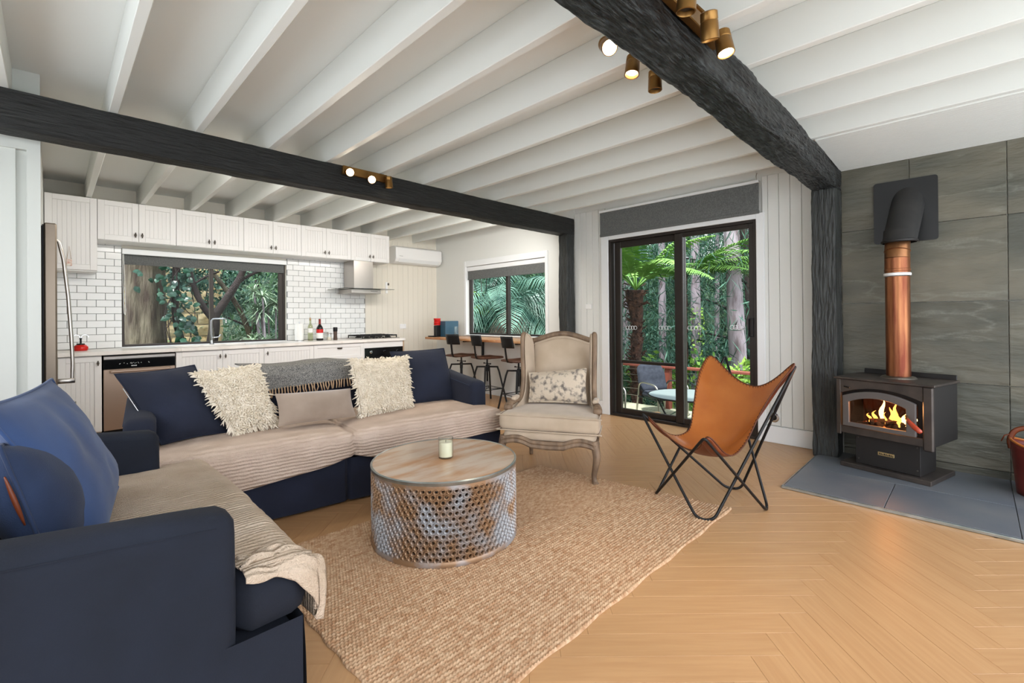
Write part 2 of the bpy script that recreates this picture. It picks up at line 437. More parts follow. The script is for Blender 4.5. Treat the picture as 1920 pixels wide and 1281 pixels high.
# ceiling
cb = MB(); cb.box(-1.3, XS+.14, -1.3, YK+.14, ZC, ZC+.1)
CEIL = struct(cb.build('ceiling', M['ceil']), 'white ceiling sheet above exposed joists', 'ceiling')
JX = [-.16, .285, .715, 1.16, 1.585, 2.045, 2.505, 2.955, 3.405, 3.86, 4.32]
for k, x in enumerate(JX + [-.6, -1.05]):
    y0 = -1.3
    m_ = MB(); m_.bbox(x-.044, x, y0, YK, 2.44, ZC, .003)
    if abs(x-4.32) < .01: m_ = MB(); m_.bbox(x-.044, x, .97, YK, 2.44, ZC, .003)
    m_.build('joist', M['joist'], CEIL)
# beadboard lining next to the stone wall
lb = empty('lining_board', (0, 0, 0)); lb.parent = CEIL
m_ = MB(); m_.prism([(3.865, 2.437), (XS, 2.405), (XS, 2.43), (3.865, 2.46)], -1.3, .80, 'y'); m_.build('backing', M['joist'], lb)
m_ = MB()
for i in range(24):
    x0 = 3.868+i*.0371; z0 = 2.437-(x0-3.865)*.0357; z1 = z0-.035*.0357
    m_.prism([(x0, z0-.004), (x0+.033, z1-.004), (x0+.033, z1+.004), (x0, z0+.004)], -1.3, .80, 'y')
o = m_.build('bead_strips', M['joist'], lb); o['kind'] = 'stuff'

# back (kitchen) wall with a window opening
WX0, WX1, WZ0, WZ1 = .54, 2.27, .89, 1.99
m_ = MB()
m_.box(-.8, WX0, YK, YK+.14, 0, ZC); m_.box(WX1, XS+.14, YK, YK+.14, 0, ZC)
m_.box(WX0, WX1, YK, YK+.14, 0, WZ0); m_.box(WX0, WX1, YK, YK+.14, WZ1, ZC)
WB = struct(m_.build('wall_back', M['cream']), 'kitchen wall with white subway tiles and window', 'wall')
# tile backing (grout) and tiles
m_ = MB()
for (a, b, c, d) in ((.03, WX0, .88, 2.05), (WX1, 3.42, .88, 2.05)):
    m_.box(a, b, YK-.004, YK, c, d)
m_.build('grout', M['grout'], WB)
tw, th = .15, .0745
tme = {}
row = 0; z = .893
ntile = 0
while z < 2.03:
    off = (row % 2)*tw/2
    x = .03-off
    while x < 3.42:
        a, b = max(x+.002, .03), min(x+tw-.002, 3.42)
        if a < WX0 < b: b = WX0
        if a < WX1 < b and z < WZ1: a = WX1
        zt = z+th-.0035
        inside = a >= WX0-.001 and b <= WX1+.001
        if not inside and b-a > .02 and ntile < 299 and not (z > 1.70 and b < .33):
            key = round(b-a, 3)
            if key not in tme:
                mb = MB(); mb.bbox(0, b-a, -.010, 0, 0, th-.0035, .0025)
                o = mb.build('tile', M['tile'], WB); tme[key] = o.data
            else:
                o = bpy.data.objects.new('tile', tme[key]); COL.objects.link(o); o.parent = WB
            o.location = (a, YK-.003, z); ntile += 1
        x += tw
    z += th; row += 1
# vertical lining boards right of the tiles (parts)
for i in range(14):
    x = 3.425+i*.0955
    if x+.09 > XS: break
    mb = MB(); mb.bbox(x+.0008, x+.0947, YK-.008, YK, .002, 2.43, .0012); mb.build('lining_board', M['cream'], WB)

# right wall (sliding door, window, stone)
DY0, DY1, DZ1 = 1.47, 3.12, 2.105
VY0, VY1, VZ0, VZ1 = 4.13, 5.82, .905, 2.0
m_ = MB()
def wr(y0, y1, z0, z1, x=XS): m_.box(x, XS+.14, y0, y1, z0, z1)
wr(-1.6, 1.04, 0, ZC, XS+.012); wr(1.04, DY0, 0, ZC, XS+.012); wr(DY0, DY1, DZ1, ZC); wr(DY1, 3.64, 0, ZC, XS+.012)
wr(3.64, VY0, 0, ZC); wr(VY1, YK, 0, ZC); wr(VY0, VY1, 0, VZ0); wr(VY0, VY1, VZ1, ZC)
WR = struct(m_.build('wall_right', M['white']), 'white boarded wall with sliding door, post and slate section', 'wall')
bw = .0925
for (a, b) in ((1.0, 1.42), (3.17, 3.63)):
    y = a
    while y < b-.02:
        e = min(y+bw, b)
        mb = MB(); mb.bbox(XS-.004, XS+.012, y+.0015, e-.0015, .16, 2.5, .003); mb.build('lining_board', M['white'], WR)
        y = e
# slate tiles 1.2 x .6
sj = [-1.361, -.161, .785]
rows = [(-.0, .073), (.073, .676), (.676, 1.279), (1.279, 1.882), (1.882, 2.405)]
for r, (z0, z1) in enumerate(rows):
    js = [-1.361, -.161, .80]
    if r == 4: js = [-1.361, -.161, .36, .80]
    for a, b in zip(js[:-1], js[1:]):
        mb = MB(); mb.bbox(XS-.014, XS+.004, a+.0018, b-.0018, z0+.0018, z1-.0018, .002); mb.build('slate_tile', M['slate'], WR)
# baseboards
mb = MB(); mb.bbox(XS-.018, XS+.01, 1.0, 1.40, 0, .155, .004); struct(mb.build('baseboard_right', M['trim']), 'tall white skirting between sliding door and dark post', 'baseboard')
mb = MB(); mb.bbox(XS-.018, XS+.01, 3.22, 3.63, 0, .155, .004); struct(mb.build('baseboard_middle', M['trim']), 'white skirting left of the sliding door', 'baseboard')
mb = MB(); mb.bbox(XS-.016, XS+.004, 3.80, 6.64, 0, .10, .004); struct(mb.build('baseboard_kitchen', M['trim']), 'white skirting under the timber breakfast bar', 'baseboard')

# left side: partition next to the fridge, alcove, bulkhead
m_ = MB()
m_.box(-1.6, -.048, 3.90, 3.95, 0, ZC)
m_.box(-.104, -.048, 3.86, 3.90, 0, ZC)              # stile
m_.box(-1.6, -.104, 3.86, 3.90, 2.185, ZC)           # top rail
m_.box(-.158, -.148, 3.872, 3.90, 0, 2.185)          # bead
m_.box(-1.6, -.158, 3.878, 3.90, 0, 2.185)
WP = struct(m_.build('wall_partition', mat('panel_paint', sr(206, 209, 203), .5)), 'white panelled partition left of the fridge', 'wall')
m_ = MB()
m_.box(-.16, -.06, 3.95, YK, 1.84, ZC); m_.box(-.85, -.75, 3.95, YK, 0, ZC)
m_.box(-.75, -.06, 5.02, 5.10, 0, ZC)
m_.box(-1.42, -1.3, -1.3, .1, 0, ZC); m_.box(-1.42, -1.3, 3.2, 3.95, 0, ZC); m_.box(-1.42, -1.3, .1, 3.2, 0, .75); m_.box(-1.42, -1.3, .1, 3.2, 2.3, ZC)  # unseen room wall; its opening is added to light the left ceiling
struct(m_.build('wall_left', M['white']), 'white wall and bulkhead above the fridge', 'wall')

# hewn beams and posts
def hewn(name, x0, x1, y0, y1, z0, z1, axis, amp, mt, seed):
    def fn(p):
        q = Vector(p)
        if axis == 'x': q2 = Vector((q.x*1.7+seed, q.y*3, q.z*3)); q3 = Vector((q.x*6+seed, q.y*14, q.z*14)); q4 = Vector((q.x*22+seed, q.y*8, q.z*8))
        else: q2 = Vector((q.x*3+seed, q.y*3, q.z*1.7)); q3 = Vector((q.x*14+seed, q.y*14, q.z*6)); q4 = Vector((q.x*8, q.y*8, q.z*22+seed))
        d = mnoise.noise_vector(q2)*amp + mnoise.noise_vector(q3)*amp*.45 + mnoise.noise_vector(q4)*amp*.28 + Vector((0, (abs(mnoise.noise(Vector((q.x*(2 if axis=='x' else 30), q.y*30, q.z*(30 if axis=='x' else 2)))))-.25)*amp*1.0, (abs(mnoise.noise(Vector((q.x*(2 if axis=='x' else 30), q.y*26, q.z*(26 if axis=='x' else 2)+5))))-.25)*amp*1.0))
        if axis == 'x': d.x = 0
        else: d.z = 0
        if axis == 'x' and q.z > z1-.03: d.z = min(0, d.z)
        return q+d
    b = MB()
    L_ = (x1-x0) if axis == 'x' else (z1-z0)
    if axis == 'x': dd = [int(L_/.014), 16, 16]
    else: dd = [14, 14, int(L_/.02)]
    b.softbox(x0, x1, y0, y1, z0, z1, r=.012, d=dd, fn=fn)
    return b.build(name, mt, smooth=35)
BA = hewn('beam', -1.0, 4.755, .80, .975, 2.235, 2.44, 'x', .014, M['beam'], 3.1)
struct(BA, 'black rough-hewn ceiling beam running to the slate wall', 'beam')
BB_ = hewn('beam', -1.2, 4.755, 3.625, 3.775, 2.225, 2.44, 'x', .006, M['beam2'], 9.7)
struct(BB_, 'black ceiling beam between living room and kitchen', 'beam')
PA = hewn('post', 4.53, 4.756, .802, .98, 0.0, 2.24, 'z', .009, M['post'], 5.5)
struct(PA, 'black rough-hewn timber post beside the wood stove', 'post')
PB = hewn('post', 4.60, 4.756, 3.63, 3.775, 0.0, 2.235, 'z', .008, M['post'], 1.5)
struct(PB, 'black timber post between sliding door and breakfast bar', 'post')

# hearth
m_ = MB(); m_.box(3.56, XS-.02, -1.6, .945, 0, .010)
HE = struct(m_.build('floor_hearth', M['grout']), 'slate tiled hearth under the wood stove', 'hearth')
for (x0, x1, ys) in ((3.56, 4.11, [-1.36, -.158, .403, .945]), (4.11, 4.74, [-1.36, -.158, .945])):
    for a, b in zip(ys[:-1], ys[1:]):
        mb = MB(); mb.bbox(x0+.0015, x1-.0015, a+.0015, b-.0015, .004, .022, .002); mb.build('hearth_tile', M['hearth'], HE)
mb = MB(); mb.bbox(3.545, 3.56, -1.6, .957, 0, .02, .004); mb.bbox(3.56, 4.52, .945, .957, 0, .02, .004)
mb.build('edge_strip', M['rim'], HE)

# kitchen window (window_1)
def ring(b, u0, u1, v0, v1, t, d0, d1, ax):
    for (a, c, e, f) in ((u0, u0+t, v0, v1), (u1-t, u1, v0, v1), (u0+t, u1-t, v0, v0+t), (u0+t, u1-t, v1-t, v1)):
        if ax == 'y': b.box(a, c, d0, d1, e, f)
        else: b.box(d0, d1, a, c, e, f)
W1 = struct(empty('window_1', ((WX0+WX1)/2, YK+.07, WZ0)), 'wide bronze framed kitchen window over the sink', 'window')
b = MB(); ring(b, WX0, WX1, WZ0, WZ1, .028, YK+.05, YK+.11, 'y'); b.build('window_frame', M['alu'], W1, world=True, bevel=.002)
b = MB(); b.bbox(1.385, 1.425, YK+.05, YK+.11, WZ0+.02, WZ1-.02, .003); b.bbox(2.19, 2.245, YK+.06, YK+.10, WZ0+.02, WZ1-.02, .003); b.build('mullion', M['alu'], W1, world=True)
for a, c in ((WX0+.028, 1.385), (1.425, WX1-.028)):
    b = MB(); b.box(a, c, YK+.078, YK+.084, WZ0+.028, WZ1-.028); b.build('window_pane', M['glass'], W1, world=True)
b = MB(); b.bbox(WX0-.003, WX1+.003, YK-.006, YK+.05, WZ0-.006, WZ0+.004, .002); b.build('window_sill', M['trim'], W1, world=True)
# bar window (window_2)
W2 = struct(empty('window_2', (XS+.07, (VY0+VY1)/2, VZ0)), 'bronze framed window above the timber breakfast bar', 'window')
b = MB(); ring(b, VY0, VY1, VZ0, VZ1, .03, XS+.05, XS+.11, 'x'); b.build('window_frame', M['alu'], W2, world=True, bevel=.002)
b = MB(); b.bbox(XS+.05, XS+.11, 4.915, 4.965, VZ0+.02, VZ1-.02, .003); b.build('mullion', M['alu'], W2, world=True)
for a, c in ((VY0+.03, 4.915), (4.965, VY1-.03)):
    b = MB(); b.box(XS+.078, XS+.084, a, c, VZ0+.03, VZ1-.03); b.build('window_pane', M['glass'], W2, world=True)
b = MB(); b.bbox(XS-.03, XS+.05, VY0-.05, VY1+.05, VZ0-.012, VZ0+.004, .003); b.build('window_sill', M['trim'], W2, world=True)
b = MB()
for (a, c, e, f) in ((VY0-.05, VY0, VZ0, VZ1+.09), (VY1, VY1+.05, VZ0, VZ1+.09), (VY0, VY1, VZ1, VZ1+.09)): b.bbox(XS-.018, XS+.01, a, c, e, f, .004)
b.build('architrave', M['trim'], W2, world=True)
# sliding door (door_1)
D1 = struct(empty('door_1', (XS+.05, (DY0+DY1)/2, 0)), 'bronze aluminium sliding glass door to the deck', 'door')
b = MB(); ring(b, DY0, DY1, 0, DZ1, .03, XS-.006, XS+.11, 'x'); b.build('door_frame', M['alu'], D1, world=True, bevel=.002)
# fixed left panel
b = MB(); x0, x1 = XS+.055, XS+.095
b.bbox(x0, x1, 2.995, 3.075, .03, DZ1-.03, .004); b.bbox(x0, x1, 2.205, 2.25, .03, DZ1-.03, .004)
b.bbox(x0, x1, 2.25, 2.995, .03, .09, .004); b.bbox(x0, x1, 2.25, 2.995, DZ1-.10, DZ1-.03, .004); b.bbox(x0, x1, 2.25, 2.995, .63, .665, .004)
pl = b.build('fixed_panel', M['alu'], D1, world=True)
for z0, z1 in ((.09, .63), (.665, DZ1-.10)):
    g = MB(); g.box(XS+.072, XS+.078, 2.25, 2.995, z0, z1); g.build('pane', M['glass'], pl, world=True)
b = MB(); x0, x1 = XS+.008, XS+.05
b.bbox(x0, x1, 2.205, 2.300, .03, DZ1-.03, .006); b.bbox(x0, x1, 1.50, 1.545, .03, DZ1-.03, .004)
b.bbox(x0, x1, 1.545, 2.205, .03, .09, .004); b.bbox(x0, x1, 1.545, 2.205, DZ1-.075, DZ1-.03, .004)
pr_ = b.build('sliding_panel', M['alu'], D1, world=True)
g = MB(); g.box(XS+.026, XS+.032, 1.545, 2.205, .09, DZ1-.075); g.build('pane', M['glass'], pr_, world=True)
g = MB(); ring(g, 1.500, 1.548, .98, 1.16, .008, XS-.022, XS+.006, 'x'); g.build('door_handle', M['black'], pr_, world=True, bevel=.001)
def rings4(yc, zc, x, parent):
    g = MB()
    for k in range(4):
        pts = [(x, yc+(k-1.5)*.034+.021*math.cos(t), zc+.021*math.sin(t)) for t in [2*PI*q/20 for q in range(20)]]
        g.tube(pts, .0022, 5, closed=True)
    g.build('glass_marking', M['frosty'], parent, world=True)
rings4(2.864, 1.05, XS+.070, pl); rings4(2.445, 1.052, XS+.070, pl); rings4(2.092, 1.057, XS+.024, pr_); rings4(1.66, 1.068, XS+.024, pr_)
b = MB()
b.bbox(XS-.02, XS+.006, DY1, 3.22, 0, 2.46, .004); b.bbox(XS-.02, XS+.006, 1.40, DY0, 0, 2.16, .004); b.bbox(XS-.02, XS+.006, DY0, DY1, DZ1, 2.46, .004)
b.build('architrave', M['trim'], D1, world=True)

# ================================================================ BLINDS
def blind(name, label, loc, parts):
    t = thing(name, label, 'blind', loc, group='charcoal roller blinds')
    for pn, mt, bb in parts:
        b = MB(); b.bbox(*bb, .003); b.build(pn, M[mt], t, world=True)
    return t
t = blind('roller_blind', 'long charcoal roller blind lowered a little above the sliding door', (4.70, 2.32, 2.15),
      [('fabric', 'blind', (4.716, 4.722, 1.434, 3.213, 2.175, 2.445)), ('bottom_bar', 'blind', (4.711, 4.727, 1.432, 3.215, 2.147, 2.178)), ('headrail', 'trim', (4.70, 4.74, 1.43, 3.215, 2.436, 2.462))])
b = MB(); b.tube([(4.73, 1.455, 2.462), (4.715, 1.455, 2.50), (4.73, 1.455, 2.53), (4.75, 1.455, 2.535)], .004, 6); b.build('bracket', M['steel'], t, world=True)
t = blind('roller_blind', 'charcoal roller blind with white headrail at the kitchen sink window', (1.4, 6.69, 1.82),
      [('fabric', 'blind', (WX0+.01, WX1-.02, 6.690, 6.694, 1.835, 1.95)), ('bottom_bar', 'blind', (WX0+.01, WX1-.02, 6.686, 6.698, 1.815, 1.837)), ('headrail', 'trim', (WX0+.004, WX1-.004, 6.625, 6.655, 1.925, 1.985))])
b = MB(); b.tube([(WX0+.012, 6.67, 1.94), (WX0+.012, 6.655, 1.6), (WX0+.02, 6.65, 1.27), (WX0+.03, 6.655, 1.25), (WX0+.035, 6.66, 1.30), (WX0+.02, 6.67, 1.94)], .003, 5); b.build('pull_cord', M['plaster'], t, world=True)
t = blind('roller_blind', 'charcoal roller blind with white headrail above the breakfast bar', (4.77, 4.97, 1.79),
      [('fabric', 'blind', (4.775, 4.779, VY0+.012, VY1-.012, 1.81, 1.935)), ('bottom_bar', 'blind', (4.771, 4.783, VY0+.012, VY1-.012, 1.79, 1.812)), ('headrail', 'trim', (4.765, 4.80, VY0+.004, VY1-.004, 1.93, 1.995))])

# ================================================================ KITCHEN
def cab_door(parent, name, x0, x1, z0, z1, yf, grooves=True, fr=.055):
    """framed door with recessed beaded centre, front towards -Y"""
    b = MB(); g = .0015
    b.bbox(x0+g, x1-g, yf+.009, yf+.020, z0+g, z1-g, .001)
    for (a, c, e, f) in ((x0+g, x0+fr, z0+g, z1-g), (x1-fr, x1-g, z0+g, z1-g), (x0+fr, x1-fr, z0+g, z0+fr), (x0+fr, x1-fr, z1-fr, z1-g)):
        b.bbox(a, c, yf, yf+.012, e, f, .0022)
    if grooves:
        n = max(3, round((x1-x0-2*fr)/.034)); w_ = (x1-x0-2*fr)/n
        for i in range(n):
            a = x0+fr+i*w_; b.bbox(a+.0012, a+w_-.0012, yf+.005, yf+.011, z0+fr+.001, z1-fr-.001, .0012)
    return b.build(name, M['cab'], parent, world=True)
def pull(parent, x, z, yf, kind='v'):
    b = MB()
    if kind == 'v':
        b.lathe([(.0, -.0), (.006, 0), (.004, .014), (.004, .02)], 8, M=aim((x, yf+.001, z), (0, -1, 0)))
        b.lathe([(.0, -.026), (.004, -.024), (.0055, -.015), (.0105, 0), (.0055, .015), (.004, .024), (0, .026)], 8, M=Tm(x, yf-.024, z))
    else:
        pts = []
        def fn(u, v):
            a = PI*u; t = v*PI/2
            return (x-.034*math.cos(a)*math.cos(t*.0), yf-.022*math.sin(a)*(1-.4*v), z-.016*v)
        b.grid(fn, 14, 4); b.tube([(x-.034, yf, z+.001), (x-.02, yf-.016, z+.001), (x, yf-.023, z+.001), (x+.02, yf-.016, z+.001), (x+.034, yf, z+.001)], .0035, 6)
    b.build('handle', M['pull'], parent, world=True, smooth=40)
YU = 6.31
# tall single wall cabinet
t = thing('wall_cabinet', 'tall single-door white wall cabinet beside the fridge', 'cabinet', (.13, 6.5, 1.69), group='white wall cabinets')
b = MB(); b.box(-.056, .325, YU+.021, YK-.002, 1.69, 2.436); b.build('carcass', M['cab'], t, world=True)
cab_door(t, 'door', -.055, .325, 1.70, 2.436, YU)
ux = [.326, .985, 1.661, 2.344, 3.034, 3.648]
mids = [.656, 1.323, 1.995, 2.68, 3.344]
lab = ['white double wall cabinet above the left end of the kitchen window', 'white double wall cabinet above the middle of the kitchen window',
       'white double wall cabinet above the right end of the kitchen window', 'white double wall cabinet left of the range hood',
       'narrow white double wall cabinet directly above the range hood']
for i in range(5):
    x0, x1, xm = ux[i], ux[i+1], mids[i]
    t = thing('wall_cabinet', lab[i], 'cabinet', ((x0+x1)/2, 6.5, 2.02), group='white wall cabinets')
    b = MB(); b.box(x0+.001, x1-.001, YU+.021, YK-.002, 2.022, 2.436); b.build('carcass', M['cab'], t, world=True)
    d1 = cab_door(t, 'door', x0, xm, 2.024, 2.436, YU); d2 = cab_door(t, 'door', xm, x1, 2.024, 2.436, YU)
    def sub(d, x):
        n0 = set(bpy.data.objects)
        b = MB(); b.lathe([(.0, -.028), (.004, -.026), (.006, -.015), (.0115, 0), (.006, .015), (.004, .026), (0, .028)], 8, M=Tm(x, YU-.026, 2.095))
        b.lathe([(.007, 0), (.004, .014), (.004, .024)], 8, M=aim((x, YU+.001, 2.095), (0, -1, 0)))
        b.build('handle', M['pull'], d, world=True, smooth=40)
    sub(d1, xm-.028); sub(d2, xm+.028)
# keepsake hanging on the tall cabinet
t = thing('hanging_charm', 'small pink and white charm on a cord hanging from the tall cabinet', 'ornament', (.135, YU, 1.80))
b = MB(); b.tube([(.10, YU-.004, 1.80), (.118, YU-.004, 1.93), (.132, YU-.004, 1.80)], .0025, 5); b.build('cord', M['brownedge'], t, world=True)
b = MB(); b.bbox(.095, .137, YU-.012, YU-.002, 1.735, 1.80, .004); b.build('pendant', mat('charm_pink', sr(216, 168, 150), .6, col2=sr(240, 236, 226), nscale=60), t, world=True)

YF = 6.06
def base(x0, x1, label):
    t = thing('base_cabinet', label, 'cabinet', ((x0+x1)/2, 6.36, 0), group='white base cabinets')
    b = MB(); b.box(x0+.001, x1-.001, YF+.021, YK-.02, .10, .846); b.box(x0+.001, x1-.001, YF+.07, YF+.085, 0, .10)
    b.build('carcass', M['cab'], t, world=True)
    return t
t = base(.03, .34, 'narrow white single-door base cabinet between fridge and dishwasher')
d = cab_door(t, 'door', .03, .34, .10, .842, YF); pull(d, .312, .775, YF)
t = base(.935, 1.805, 'white double base cabinet under the kitchen sink')
d = cab_door(t, 'door', .935, 1.37, .10, .842, YF); pull(d, 1.343, .775, YF)
d = cab_door(t, 'door', 1.37, 1.805, .10, .842, YF); pull(d, 1.397, .775, YF)
t = base(1.805, 2.40, 'white single-door base cabinet left of the drawers')
d = cab_door(t, 'door', 1.805, 2.40, .10, .842, YF); pull(d, 1.84, .775, YF)
t = base(2.40, 3.09, 'white drawer base cabinet left of the oven')
for z0, z1 in ((.64, .842), (.40, .64), (.10, .40)):
    d = cab_door(t, 'drawer', 2.40, 3.09, z0, z1, YF, grooves=False, fr=.045); pull(d, 2.745, z1-.05, YF, 'cup')
# oven + housing
t = thing('oven', 'black built-in oven with round control knob under the gas cooktop', 'oven', (3.4, 6.3, .1))
b = MB(); b.box(3.105, 3.715, YF+.03, YK-.03, .12, .76); b.build('body', M['black'], t, world=True)
b = MB(); b.bbox(3.105, 3.715, YF, YF+.03, .65, .76, .003); b.build('control_panel', M['blackg'], t, world=True)
b = MB(); b.bbox(3.105, 3.715, YF, YF+.03, .14, .645, .003); dd = b.build('door', M['blackg'], t, world=True)
b = MB(); b.tube([(3.16, YF, .60), (3.16, YF-.04, .60), (3.66, YF-.04, .60), (3.66, YF, .60)], .008, 8); b.build('handle', M['steel'], dd, world=True)
for x in (3.20, 3.41, 3.62):
    b = MB(); b.lathe([(.022, 0), (.02, .006), (.013, .008), (.012, .022), (0, .022)], 16, M=aim((x, YF, .705), (0, -1, 0))); b.build('knob', M['chrome'] if x < 3.3 else M['blackg'], t, world=True, smooth=40)
t = thing('oven_housing', 'white oven housing panels at the right end of the kitchen run', 'cabinet', (3.4, 6.36, 0))
b = MB(); b.box(3.092, 3.104, YF+.005, YK-.02, 0, .846); b.box(3.104, 3.718, YF+.005, YF+.02, .765, .846); b.box(3.104, 3.718, YF+.03, YK-.02, 0, .11); b.build('panel', M['cab'], t, world=True)
b = MB(); b.box(3.718, 3.738, YF, YK-.004, 0, .846); b.build('end_panel', M['brownedge'], t, world=True)
# dishwasher
t = thing('dishwasher', 'stainless steel dishwasher with black touch control strip', 'dishwasher', (.64, 6.3, 0))
b = MB(); b.box(.355, .925, YF+.03, YK-.03, .02, .84); b.build('tub', M['black'], t, world=True)
b = MB(); b.bbox(.352, .928, YF-.002, YF+.03, .10, .705, .004); b.build('door', M['steelw'], t, world=True)
b = MB(); b.bbox(.352, .928, YF-.004, YF+.03, .708, .80, .003); cp = b.build('control_strip', M['blackg'], t, world=True)
b = MB()
for i, x in enumerate([.47, .475, .505, .53, .555, .56, .565, .57, .58, .59, .60, .615, .62, .64, .70, .705]):
    b.box(x, x+.006, YF-.0055, YF-.0035, .752+(i % 3)*.004, .756+(i % 3)*.004)
for i in range(5): b.box(.565+i*.009, .565+i*.009+.006, YF-.0055, YF-.0035, .727, .736)
dm_ = b.build('display_marks', M['frosty'], cp, world=True); dm_['kind'] = 'stuff'
b = MB(); b.bbox(.352, .928, YF-.006, YF+.03, .802, .835, .004); b.build('top_rail', M['steel'], t, world=True)
b = MB(); b.bbox(.40, .88, YF-.05, YF-.03, .672, .70, .006); b.bbox(.40, .42, YF-.04, YF, .68, .70, .003); b.bbox(.86, .88, YF-.04, YF, .68, .70, .003); b.build('handle', M['steelw'], t, world=True)
# worktop
t = thing('worktop', 'long pale stone kitchen worktop with undermount sink', 'worktop', (1.9, 6.35, .85))
b = MB(); b.bbox(.028, .975, 6.035, YK-.004, .85, .888, .003); b.bbox(1.725, 3.745, 6.035, YK-.004, .85, .888, .003)
b.bbox(.975, 1.725, 6.035, 6.13, .85, .888, .003); b.bbox(.975, 1.725, 6.53, YK-.004, .85, .888, .003)
b.build('slab', M['stone'], t, world=True)
b = MB(); b.box(.975, 1.725, 6.13, 6.135, .70, .872); b.box(.975, 1.725, 6.525, 6.53, .70, .872); b.box(.975, .98, 6.13, 6.53, .70, .872); b.box(1.72, 1.725, 6.13, 6.53, .70, .872); b.box(.975, 1.725, 6.13, 6.53, .69, .70)
b.build('sink_bowl', M['steel'], t, world=True)
# faucet
t = thing('faucet', 'square-necked chrome kitchen faucet in front of the window', 'faucet', (1.37, 6.56, .888))
b = MB(); b.lathe([(.028, 0), (.028, .008), (.016, .012), (.014, .05)], 16)
b.tube([(0, 0, .04), (0, 0, .29), (.012, -.006, .305), (.03, -.018, .31), (.10, -.12, .31), (.115, -.145, .305), (.118, -.15, .285), (.118, -.15, .26)], .0095, 10)
b.build('spout', M['chrome'], t, smooth=50)
b = MB(); b.tube([(0, 0, .085), (.05, .0, .085), (.075, 0, .09), (.095, 0, .12)], .007, 8); b.tube([(.02, 0, .20), (.022, 0, .12), (.022, 0, .06)], .005, 6); b.build('lever', M['chrome'], t, smooth=50)
# range hood
t = thing('range_hood', 'stainless steel range hood with flat glass canopy above the cooktop', 'hood', (3.25, 6.4, 1.55))
b = MB(); b.bbox(3.06, 3.36, 6.28, 6.60, 1.61, 2.021, .003); b.build('chimney', M['steel'], t, world=True)
b = MB(); b.bbox(2.98, 3.44, 6.20, 6.60, 1.545, 1.605, .004); b.build('body', M['steel'], t, world=True)
b = MB(); b.bbox(2.83, 3.62, 6.12, 6.64, 1.606, 1.614, .002); b.build('glass_canopy', glassmat('hood_glass', (.6, .66, .64, 1), .12), t, world=True)
b = MB()
for i in range(5): b.box(3.28+i*.022, 3.292+i*.022, 6.196, 6.20, 1.575, 1.583)
b.build('button_row', M['black'], t, world=True)
# gas cooktop
t = thing('gas_cooktop', 'black gas cooktop with cast iron trivets on the worktop', 'cooktop', (3.4, 6.36, .888))
b = MB(); b.bbox(3.09, 3.69, 6.10, 6.60, .888, .898, .003); b.build('plate', M['steel'], t, world=True)
for x, y in ((3.22, 6.22), (3.22, 6.48), (3.56, 6.22), (3.56, 6.48), (3.39, 6.36)):
    b = MB(); b.lathe([(.045, 0), (.045, .012), (.03, .016), (.03, .022), (0, .024)], 16, M=Tm(x, y, .898)); b.build('burner', M['iron'], t, world=True, smooth=40)
for x0 in (3.11, 3.295, 3.48):
    b = MB()
    for q in (x0, x0+.17): b.bbox(q-.005, q+.005, 6.12, 6.58, .925, .940, .002)
    for y in (6.12, 6.24, 6.36, 6.48, 6.575): b.bbox(x0, x0+.17, y-.005, y+.005, .925, .943, .002)
    for q in (x0, x0+.17):
        for y in (6.13, 6.57): b.bbox(q-.006, q+.006, y-.006, y+.006, .898, .926, .001)
    b.build('trivet', M['iron'], t, world=True)
for i in range(4):
    b = MB(); b.lathe([(.016, 0), (.014, .02), (0, .021)], 12, M=Tm(3.28+i*.05, 6.125, .898)); b.build('knob', M['black'], t, world=True, smooth=40)
# worktop items
def at_wt(x, y): return (x, y, .888)
t = thing('paper_towel', 'white paper towel roll standing right of the kitchen window', 'paper towel', at_wt(2.36, 6.45))
b = MB(); b.lathe([(.014, .012), (.052, .012), (.054, .02), (.054, .225), (.052, .232), (.014, .232)], 24); b.build('roll', M['paper'], t, smooth=40)
b = MB(); b.lathe([(.06, 0), (.06, .01), (.006, .012), (.006, .26), (0, .262)], 20); b.build('stand', M['chrome'], t, smooth=40)
t = thing('oil_bottle', 'tall clear pale green oil bottle with cork stopper', 'bottle', at_wt(2.50, 6.43))
b = MB(); b.lathe([(.032, 0), (.034, .01), (.034, .18), (.028, .21), (.013, .235), (.012, .285), (.014, .29)], 16); b.build('bottle_glass', M['glassgreen'], t, smooth=50)
b = MB(); b.lathe([(.011, .275), (.012, .30), (.010, .315), (0, .316)], 12); b.build('stopper', M['fringe'], t, smooth=50)
b = MB(); b.lathe([(.0345, .11), (.0345, .17)], 16, cap=False); b.build('label', M['paper'], t, smooth=50)
t = thing('wine_bottle', 'dark bottle with red and white label and red capsule', 'bottle', at_wt(2.60, 6.36))
b = MB(); b.lathe([(.042, 0), (.044, .01), (.044, .155), (.040, .18), (.018, .215), (.015, .225)], 18); b.build('bottle_glass', mat('dark_bottle', sr(26, 24, 22), .1), t, smooth=50)
b = MB(); b.lathe([(.0155, .222), (.015, .29), (.016, .295), (0, .297)], 14); b.build('capsule', mat('capsule_red', sr(130, 34, 24), .4), t, smooth=50)
b = MB(); b.lathe([(.0446, .03), (.0446, .105)], 18, cap=False); b.build('lower_label', M['paper'], t, smooth=50)
b = MB(); b.lathe([(.0446, .105), (.0446, .155)], 18, cap=False); b.build('upper_label', M['red'], t, smooth=50)
t = thing('glass_canister', 'small lidded glass canister of white salt behind the spice jar', 'jar', at_wt(2.74, 6.50))
b = MB(); b.lathe([(.036, 0), (.038, .008), (.038, .09), (.034, .095)], 16); b.build('jar_glass', M['jarglass'], t, smooth=50)
